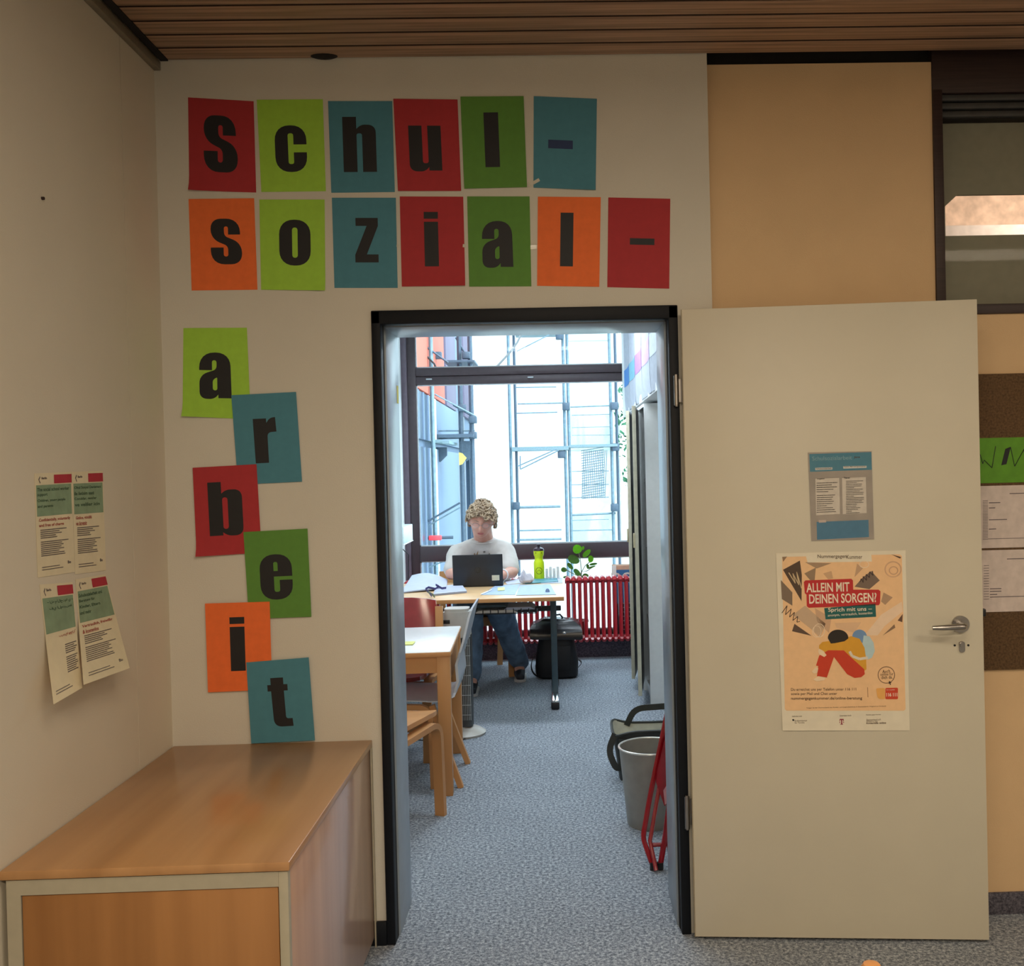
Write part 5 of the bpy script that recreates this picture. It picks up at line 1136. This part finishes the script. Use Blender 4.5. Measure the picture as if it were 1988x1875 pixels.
# ------------------------------------------------------------------ pinboard with printed sheets right of the door
YB = YP-.012
pbx = at(1890, 1000, YB).x
bz_t, bz_b = at(1950, 725, YB).z, at(1950, 1300, YB).z
pb = thing('pinboard', 'brown felt pinboard on the peach wall behind the open door edge', 'pinboard', (1.6, YB, bz_b))
MB().box((pbx-.25, YB, bz_b), (2.6, YP, bz_t), .002).build('felt_board', m_felt, pb)
def bsheet(name, x0, y0, x1, y1, off): 
    a, b_ = at(x0, y0, YB-off), at(x1, y1, YB-off); return a, b_
a, b_ = at(1880, 851, YB), at(1988, 936, YB)
gs = thing('paper_sign', 'green paper with handwritten W M on the felt pinboard', 'sign', (a.x+.3, YB, b_.z))
gx0, gx1, gz1, gz0 = a.x-.08, a.x+.42, a.z, b_.z
MB().grid(lambda u, v: Vector((gx0+(gx1-gx0)*u, YB-.0015, gz0+(gz1-gz0)*v)), 4, 3, (0, -.0005, 0)).build('sheet', mat('sign_green', (92, 150, 34), .7), gs)
s = MB()
def st2(pts, w_):
    P = [at(x, y, YB-.003) for x, y in pts]
    for p, r_ in zip(P, P[1:]): s.tube([p, r_], w_, 5, sy=1)
st2([(1903, 882), (1908, 900), (1911, 893), (1926, 908), (1933, 866)], .0011)
st2([(1955, 871), (1962, 868)], .0011); st2([(1962, 868), (1970, 905), (1988, 872), (1992, 905)], .0011)
P = [at(x, y, YB-.0028) for x, y in ((1952, 871), (1962, 869), (1954, 901), (1944, 903))]
s.prism([[(p.x, p.z) for p in P]], lambda u, v, d: Vector((u, d, v)), YB-.0028, YB-.0022)
s.build('handwriting', m_black, gs)
for i, (y0, y1, lb) in enumerate(((944, 1062, 'upper printed list sheet pinned on the felt board'), (1069, 1186, 'lower printed list sheet pinned on the felt board'))):
    a, b_ = at(1880, y0, YB), at(1988, y1, YB)
    t = thing('printed_sheet', lb, 'paper', (a.x+.2, YB, b_.z), 'list sheets on the felt board')
    x0, x1 = a.x-.05, a.x+.36
    MB().grid(lambda u, v: Vector((x0+(x1-x0)*u, YB-.0015, b_.z+(a.z-b_.z)*v)), 4, 3, (0, -.0005, 0)).build('sheet', mat('list_paper', (212, 198, 190), .8), t)
    s = MB(); k = (YP+D)/F
    def hl(x, y, x2, w_=1.6):
        p, r_ = at(x, y, YB-.0025), at(x2, y, YB-.0025); s.box((p.x, YB-.0028, p.z-w_*k/2), (r_.x, YB-.0022, p.z+w_*k/2))
    if i == 0:
        hl(1960, 958, 2030, 1.6); hl(1920, 976, 1942); hl(1920, 986, 1932); hl(1920, 1009, 1955); hl(1920, 1027, 1934); hl(1918, 1046, 2030, 1)
        for j in range(26): hl(1908, 972+j*3, 1918, .9)
    else:
        hl(1955, 1085, 2030, 1.6)
        for j in range(14): hl(1910, 1098+j*5, 1920, .9)
        hl(1922, 1143, 1944); hl(1922, 1148, 1944); hl(1922, 1154, 1936); hl(1922, 1159, 2030, 1.4)
    s.build('printed_lines', mat('ink_grey2', (110, 100, 104), .7), t)
# ------------------------------------------------------------------ the seated person
pr_ = thing('person', 'person in an off-white t-shirt and jeans seated typing behind the laptop', 'person', (-.56, 4.1, 0))
HC = at(935, 1011, 3.79)                 # head centre
sR = at(981, 1073, 3.95); sL = at(889, 1077, 3.95)
eR = at(994, 1108, 3.80); eR.z = .785; eL = at(876, 1110, 3.80); eL.z = .785
wR = Vector((lc.x+.135, lc.y+.20, .78)); wL = Vector((lc.x-.13, lc.y+.20, .78))
hipc = Vector((-.57, 4.20, .55)); kneeR = at(968, 1180, 3.66); kneeR.z = .56; kneeL = at(912, 1195, 3.56); kneeL.z = .55
aR = at(1009, 1296, 3.99); aR.z = .09; aL = atz(921, 1338, .0); aL = Vector((aL.x-.01, 3.58, .09))
def sausage(s, P, R, n=16, flat=1.0):
    """tapered limb with round ends"""
    pts, rr = [], []
    for i in range(len(P)-1):
        k = 6
        for j in range(k): t = j/k; pts.append(Vector(P[i])*(1-t)+Vector(P[i+1])*t); rr.append(R[i]*(1-t)+R[i+1]*t)
    pts.append(Vector(P[-1])); rr.append(R[-1]); s.tube(pts, rr, n)
    for p, r_ in zip(P, R): s.ball(p, r_*.995, 14)
def torso(s, secs, n=32):
    rings = []
    for (c, rx, ry) in secs:
        rings.append([s.bm.verts.new(Vector(c)+Vector((rx*math.cos(2*PI*j/n), ry*math.sin(2*PI*j/n)*(1 if True else 1), 0))) for j in range(n)])
    for A_, Bq in zip(rings, rings[1:]):
        for j in range(n): s.bm.faces.new((A_[j], A_[(j+1) % n], Bq[(j+1) % n], Bq[j]))
    s.bm.faces.new(rings[0][::-1]); s.bm.faces.new(rings[-1])
def remesh(s, vox, smooth_it, name, m, disp=0.0):
    me = bpy.data.meshes.new(name); bmesh.ops.recalc_face_normals(s.bm, faces=s.bm.faces[:]); s.bm.to_mesh(me); s.bm.free()
    o = bpy.data.objects.new('tmp', me); C.objects.link(o)
    md = o.modifiers.new('r', 'REMESH'); md.mode = 'VOXEL'; md.voxel_size = vox
    if smooth_it: sm = o.modifiers.new('s', 'SMOOTH'); sm.iterations = smooth_it; sm.factor = .5
    if disp:
        tx = bpy.data.textures.new('wr', 'CLOUDS'); tx.noise_scale = .07; tx.noise_depth = 1
        dm = o.modifiers.new('d', 'DISPLACE'); dm.texture = tx; dm.strength = disp; dm.texture_coords = 'GLOBAL'; dm.mid_level = .5
    bpy.context.view_layer.update()
    me2 = bpy.data.meshes.new_from_object(o.evaluated_get(bpy.context.evaluated_depsgraph_get()))
    bpy.data.objects.remove(o); me2.name = name; me2.shade_smooth()
    me2.transform(Matrix.Translation(-Vector(pr_.location)))
    return link(name, me2, m, pr_)
# head, local frame facing -Y
HM = Matrix.Translation(HC) @ Matrix.Rotation(math.radians(19), 4, 'X') @ Matrix.Rotation(math.radians(4), 4, 'Y')
def gau(x, y, x0, y0, sx, sy): return math.exp(-((x-x0)/sx)**2-((y-y0)/sy)**2)
def headpt(x, y, z):
    """direction on unit sphere -> head surface (metres)"""
    jaw = 1-.24*max(0, -z)**1.3
    X = x*.080*jaw; Y = y*.098*(1-.10*max(0, -z)*(y > 0)); Z = z*.122
    if y < 0:
        f_ = -y
        Y -= .026*gau(X, Z, 0, -.022, .011, .022)*f_ + .010*gau(X, Z, 0, .006, .008, .022)*f_     # nose
        Y += .010*(gau(X, Z, .032, .012, .017, .011)+gau(X, Z, -.032, .012, .017, .011))*f_        # eye sockets
        Y -= .005*gau(X, Z, 0, .034, .05, .010)*f_                                                   # brow
        Y -= .008*gau(X, Z, 0, -.058, .020, .008)*f_ + .008*gau(X, Z, 0, -.098, .024, .016)*f_      # mouth, chin
        Y -= .007*(gau(X, Z, .042, -.03, .02, .024)+gau(X, Z, -.042, -.03, .02, .024))*f_           # cheeks
    return Vector((X, Y, Z))
body = MB()
k = bmesh.ops.create_uvsphere(body.bm, u_segments=72, v_segments=54, radius=1)
for v in k['verts']: v.co = HM @ headpt(*v.co.normalized())
for sx in (-1, 1): body.ball(HM @ Vector((sx*.080, .012, -.005)), (.012, .02, .032), 14, M=HM.to_3x3())
nb_ = Vector((HC.x-.003, 3.97, .965))
sausage(body, [HM @ Vector((0, .03, -.06)), nb_+Vector((0, 0, .06)), nb_], [.070, .070, .060])
cx = lambda t: hipc.x+(nb_.x-hipc.x)*t
SEC = [((hipc.x, 4.22, .46), .15, .11), ((hipc.x, 4.22, .52), .185, .14), ((cx(.3), 4.21, .64), .18, .14), ((cx(.5), 4.17, .76), .175, .135), ((cx(.7), 4.10, .85), .18, .13), ((cx(.9), 4.02, .935), .165, .10), ((cx(1), 3.99, .985), .10, .07)]
torso(body, SEC)
for (S_, E_, W_) in ((sR, eR, wR), (sL, eL, wL)):
    sausage(body, [Vector((nb_.x, 4.0, .935)), S_, E_, W_], [.062, .060, .044, .028])
def hand(s, W_, sgn):
    tip = Vector((W_.x-sgn*.05, W_.y-.06, .775)); dv = (tip-W_).normalized(); sd = Vector((-dv.y, dv.x, 0)).normalized()
    sausage(s, [W_, W_+dv*.04, W_+dv*.08], [.027, .032, .03])
    for i, (o_, L_) in enumerate(((-.027, .062), (-.009, .075), (.009, .07), (.026, .055))):
        b0 = W_+dv*.075+sd*o_; sausage(s, [b0-dv*.02, b0+Vector((0, 0, .006)), b0+dv*L_*.5+Vector((0, 0, .004)), b0+dv*L_*.85+Vector((0, 0, -.014))], [.010, .0095, .0085, .0075], 10)
    b0 = W_+dv*.03-sd*sgn*.025*(-1); b0 = W_+dv*.03+sd*(-.03*sgn)
    sausage(s, [b0, b0+dv*.028+sd*(-.02*sgn)+Vector((0, 0, -.004)), b0+dv*.055+sd*(-.024*sgn)+Vector((0, 0, -.010))], [.012, .0105, .009], 10)
hand(body, wR, 1); hand(body, wL, -1)
for (K_, A_, sx) in ((kneeR, aR, .1), (kneeL, aL, -.1)):
    H_ = hipc+Vector((sx, -.02, 0)); sausage(body, [H_, K_, A_, A_+Vector((0, -.09, -.045))], [.085, .058, .04, .032])
remesh(body, .0055, 3, 'body', m_skin)
# t-shirt
s = MB()
torso(s, [((hipc.x, 4.22, .50), .205, .155), ((cx(.3), 4.21, .62), .205, .165), ((cx(.5), 4.17, .76), .20, .16), ((cx(.7), 4.09, .85), .197, .148), ((cx(.9), 4.01, .935), .175, .112), ((cx(1), 3.98, .99), .125, .088), ((cx(1), 3.965, 1.006), .098, .078)])
for (S_, E_) in ((sR, eR), (sL, eL)):
    Sx = S_+Vector((0, 0, .0)); tt = .78; mid_ = S_*(1-tt)+E_*tt
    sausage(s, [Vector((nb_.x+(S_.x-nb_.x)*.3, 3.99, .95)), S_, S_*.5+E_*.5, mid_], [.075, .078, .072, .066])
remesh(s, .008, 5, 't_shirt', m_shirt, .012)
s = MB()
P = [HM @ Vector((0, 0, 0))]
nk = Vector((nb_.x, 3.955, 1.008)); s.tube([nk+Vector((.083*math.cos(t), .062*math.sin(t)-.008, .020*math.sin(t)-.004)) for t in [2*PI*i/28 for i in range(28)]], .007, 8, closed=True); s.build('neckband', m_shirt, pr_)
# print on the shirt
s = MB()
def shirtp(px, py): p = at(px, py, 3.92); return Vector((p.x, 3.905+1.4*abs(p.x-cx(.8))**2*3, p.z))
for pts, c in ((((919, 1068), (924, 1078), (929, 1068), (927, 1080), (921, 1080)), (170, 128, 80)), (((946, 1078), (957, 1066), (957, 1079), (950, 1080)), (96, 90, 70)), (((938, 1070), (942, 1068), (943, 1072), (939, 1073)), (150, 140, 130))):
    s = MB(); v = [s.bm.verts.new(shirtp(*p)+Vector((0, -.004, 0))) for p in pts]; s.bm.faces.new(v); r_ = bmesh.ops.solidify(s.bm, geom=s.bm.faces[:], thickness=.0008); s.build('shirt_print', mat('shirt_ink_%d' % c[0], c, .8), pr_, smooth=False)
# jeans
s = MB(); torso(s, [((hipc.x, 4.22, .45), .19, .15), ((hipc.x, 4.22, .52), .215, .165), ((hipc.x, 4.22, .60), .20, .155)])
for (K_, A_, sx) in ((kneeR, aR, .1), (kneeL, aL, -.1)):
    H_ = hipc+Vector((sx, -.04, -.01)); mdl = K_*.5+A_*.5
    sausage(s, [H_, H_*.5+K_*.5, K_, mdl, A_+Vector((0, .005, .02))], [.112, .108, .098, .082, .066])
remesh(s, .008, 4, 'jeans', m_jeans, .018)
# shoes
m_shoe = mat('dark_shoe', (34, 36, 44), .6)
for (A_, lb) in ((aR, 1), (aL, 0)):
    s = MB(); sausage(s, [A_+Vector((0, .03, -.045)), A_+Vector((0, -.06, -.045)), A_+Vector((.01, -.16, -.058))], [.038, .040, .030]); s.ball(A_+Vector((0, .01, -.01)), (.042, .05, .04), 14)
    for v in s.bm.verts: v.co.z = max(v.co.z, .016)
    sh_ = s.build('shoe', m_shoe, pr_)
    s = MB(); base_ = Vector((A_.x, A_.y, 0)); s.prism([rpoly([(-.042, .07, .04), (.042, .07, .04), (.046, -.19, .045), (-.04, -.19, .045)])], lambda u, v, d: base_+Vector((u+.005, v, d)), .002, .02); s.build('sole', mat('sole_light', (190, 190, 188), .7), sh_)
# hair: cap plus many curls
hr_ = MB(); k = bmesh.ops.create_uvsphere(hr_.bm, u_segments=48, v_segments=36, radius=1)
dele = []
for v in k['verts']:
    d_ = v.co.normalized(); p = headpt(*d_)
    line = .40 if d_.y < -.25 else (.0 if d_.y < .25 else -.62)
    line = .60*max(0, -d_.y)**.8-.10-.55*max(0, d_.y)
    if abs(d_.x) > .5 and d_.y < .2: line = max(line, .06)
    if d_.z < line: dele.append(v)
    v.co = HM @ (p*1.0 + d_*(.016+.010*max(0, d_.z)))
bmesh.ops.delete(hr_.bm, geom=dele, context='VERTS')
bmesh.ops.solidify(hr_.bm, geom=hr_.bm.faces[:], thickness=.012)
rnd = random.Random(3)
for i in range(330):
    while True:
        d_ = Vector((rnd.gauss(0, 1), rnd.gauss(0, 1), rnd.gauss(0, 1))).normalized()
        line = .60*max(0, -d_.y)**.8-.10-.55*max(0, d_.y)
        if abs(d_.x) > .5 and d_.y < .2: line = max(line, .10)
        if d_.z > line: break
    p = headpt(*d_)+d_*.016; tan = d_.cross(Vector((rnd.gauss(0, 1), rnd.gauss(0, 1), rnd.gauss(0, 1)))).normalized(); down = Vector((0, -.2, -.35)); bi = d_.cross(tan)
    pts = []; R_ = rnd.uniform(.008, .017); L_ = rnd.uniform(.02, .045); ph_ = rnd.uniform(0, 6)
    for j in range(8):
        t = j/7; a_ = ph_+t*5.0; pts.append(HM @ (p+d_*(.002+(.022-.012*abs(d_.x))*math.sin(t*2.4))+tan*(R_*math.cos(a_)-R_*math.cos(ph_))+bi*(R_*math.sin(a_)-R_*math.sin(ph_))+(down*L_+tan*L_*.5)*t*.5))
    hr_.tube(pts, [.0056, .0062, .006, .0056, .005, .0042, .003, .0012], 6)
hr_.build('hair', m_hair, pr_)
# glasses, brows, lips, eyelids
s = MB(); 
for sx in (-1, 1):
    s.tube([HM @ Vector((sx*.034+.024*math.cos(t), -.104-.004*math.cos(t)*sx*-1, .006+.018*math.sin(t))) for t in [2*PI*i/24 for i in range(24)]], .0013, 6, closed=True)
    s.tube([HM @ Vector((sx*.058, -.100, .010)), HM @ Vector((sx*.079, -.075, .010)), HM @ Vector((sx*.084, .01, .004))], .0014, 6)
s.tube([HM @ Vector((-.010, -.105, .008)), HM @ Vector((0, -.108, .011)), HM @ Vector((.010, -.105, .008))], .0013, 6)
gl_ = s.build('glasses', m_steel, pr_)
for sx in (-1, 1):
    s = MB(); vs = [s.bm.verts.new(HM @ Vector((sx*.034+.0235*math.cos(2*PI*i/24), -.1043, .006+.0175*math.sin(2*PI*i/24)))) for i in range(24)]; s.bm.faces.new(vs); s.build('lens', m_clear, gl_, smooth=False)
s = MB()
for sx in (-1, 1): s.tube([HM @ Vector((sx*.015, -.096, .030)), HM @ Vector((sx*.034, -.094, .036)), HM @ Vector((sx*.052, -.080, .031))], [.002, .0028, .0014], 6)
s.build('eyebrow', m_hair, pr_)
s = MB()
for sx in (-1, 1): s.tube([HM @ Vector((sx*.020, -.0835, .004)), HM @ Vector((sx*.033, -.0845, -.001)), HM @ Vector((sx*.046, -.0765, .003))], [.0012, .002, .0012], 6)
s.build('eyelashes', mat('lash_brown', (84, 60, 50), .7), pr_)
s = MB()
def lipy(x): return headpt(*(Vector((x/.07, -1, -.5)).normalized())).y
for zz, r_ in ((-.0555, .0028), (-.0615, .0034)): s.tube([HM @ Vector((x, -.0985+.9*abs(x)**1.5*1.4, zz+.10*abs(x))) for x in (-.022, -.012, -.004, .004, .012, .022)], [.0012, r_, r_, r_, r_, .0012], 8)
s.build('lips', mat('lip_rose', (180, 100, 98), .5), pr_)
s = MB(); wv_ = (eR*.25+wR*.75); dv = (wR-eR).normalized(); q_ = dv.orthogonal().normalized(); b3 = dv.cross(q_)
s.tube([wv_+q_*.036*math.cos(t)+b3*.036*math.sin(t) for t in [2*PI*i/20 for i in range(20)]], .005, 8, closed=True); s.build('wristband', m_white, pr_)

for o in bpy.data.objects:
    if o.type == 'MESH' and o.parent is not None and o.name.split('.')[0] in ('small_print', 'small_lettering', 'printed_lines', 'headline_lettering', 'heading_lettering', 'red_lettering', 'badge_lettering', 'glazing_seal', 'wire_tray', 'fan_grille'):
        o['kind'] = 'stuff'
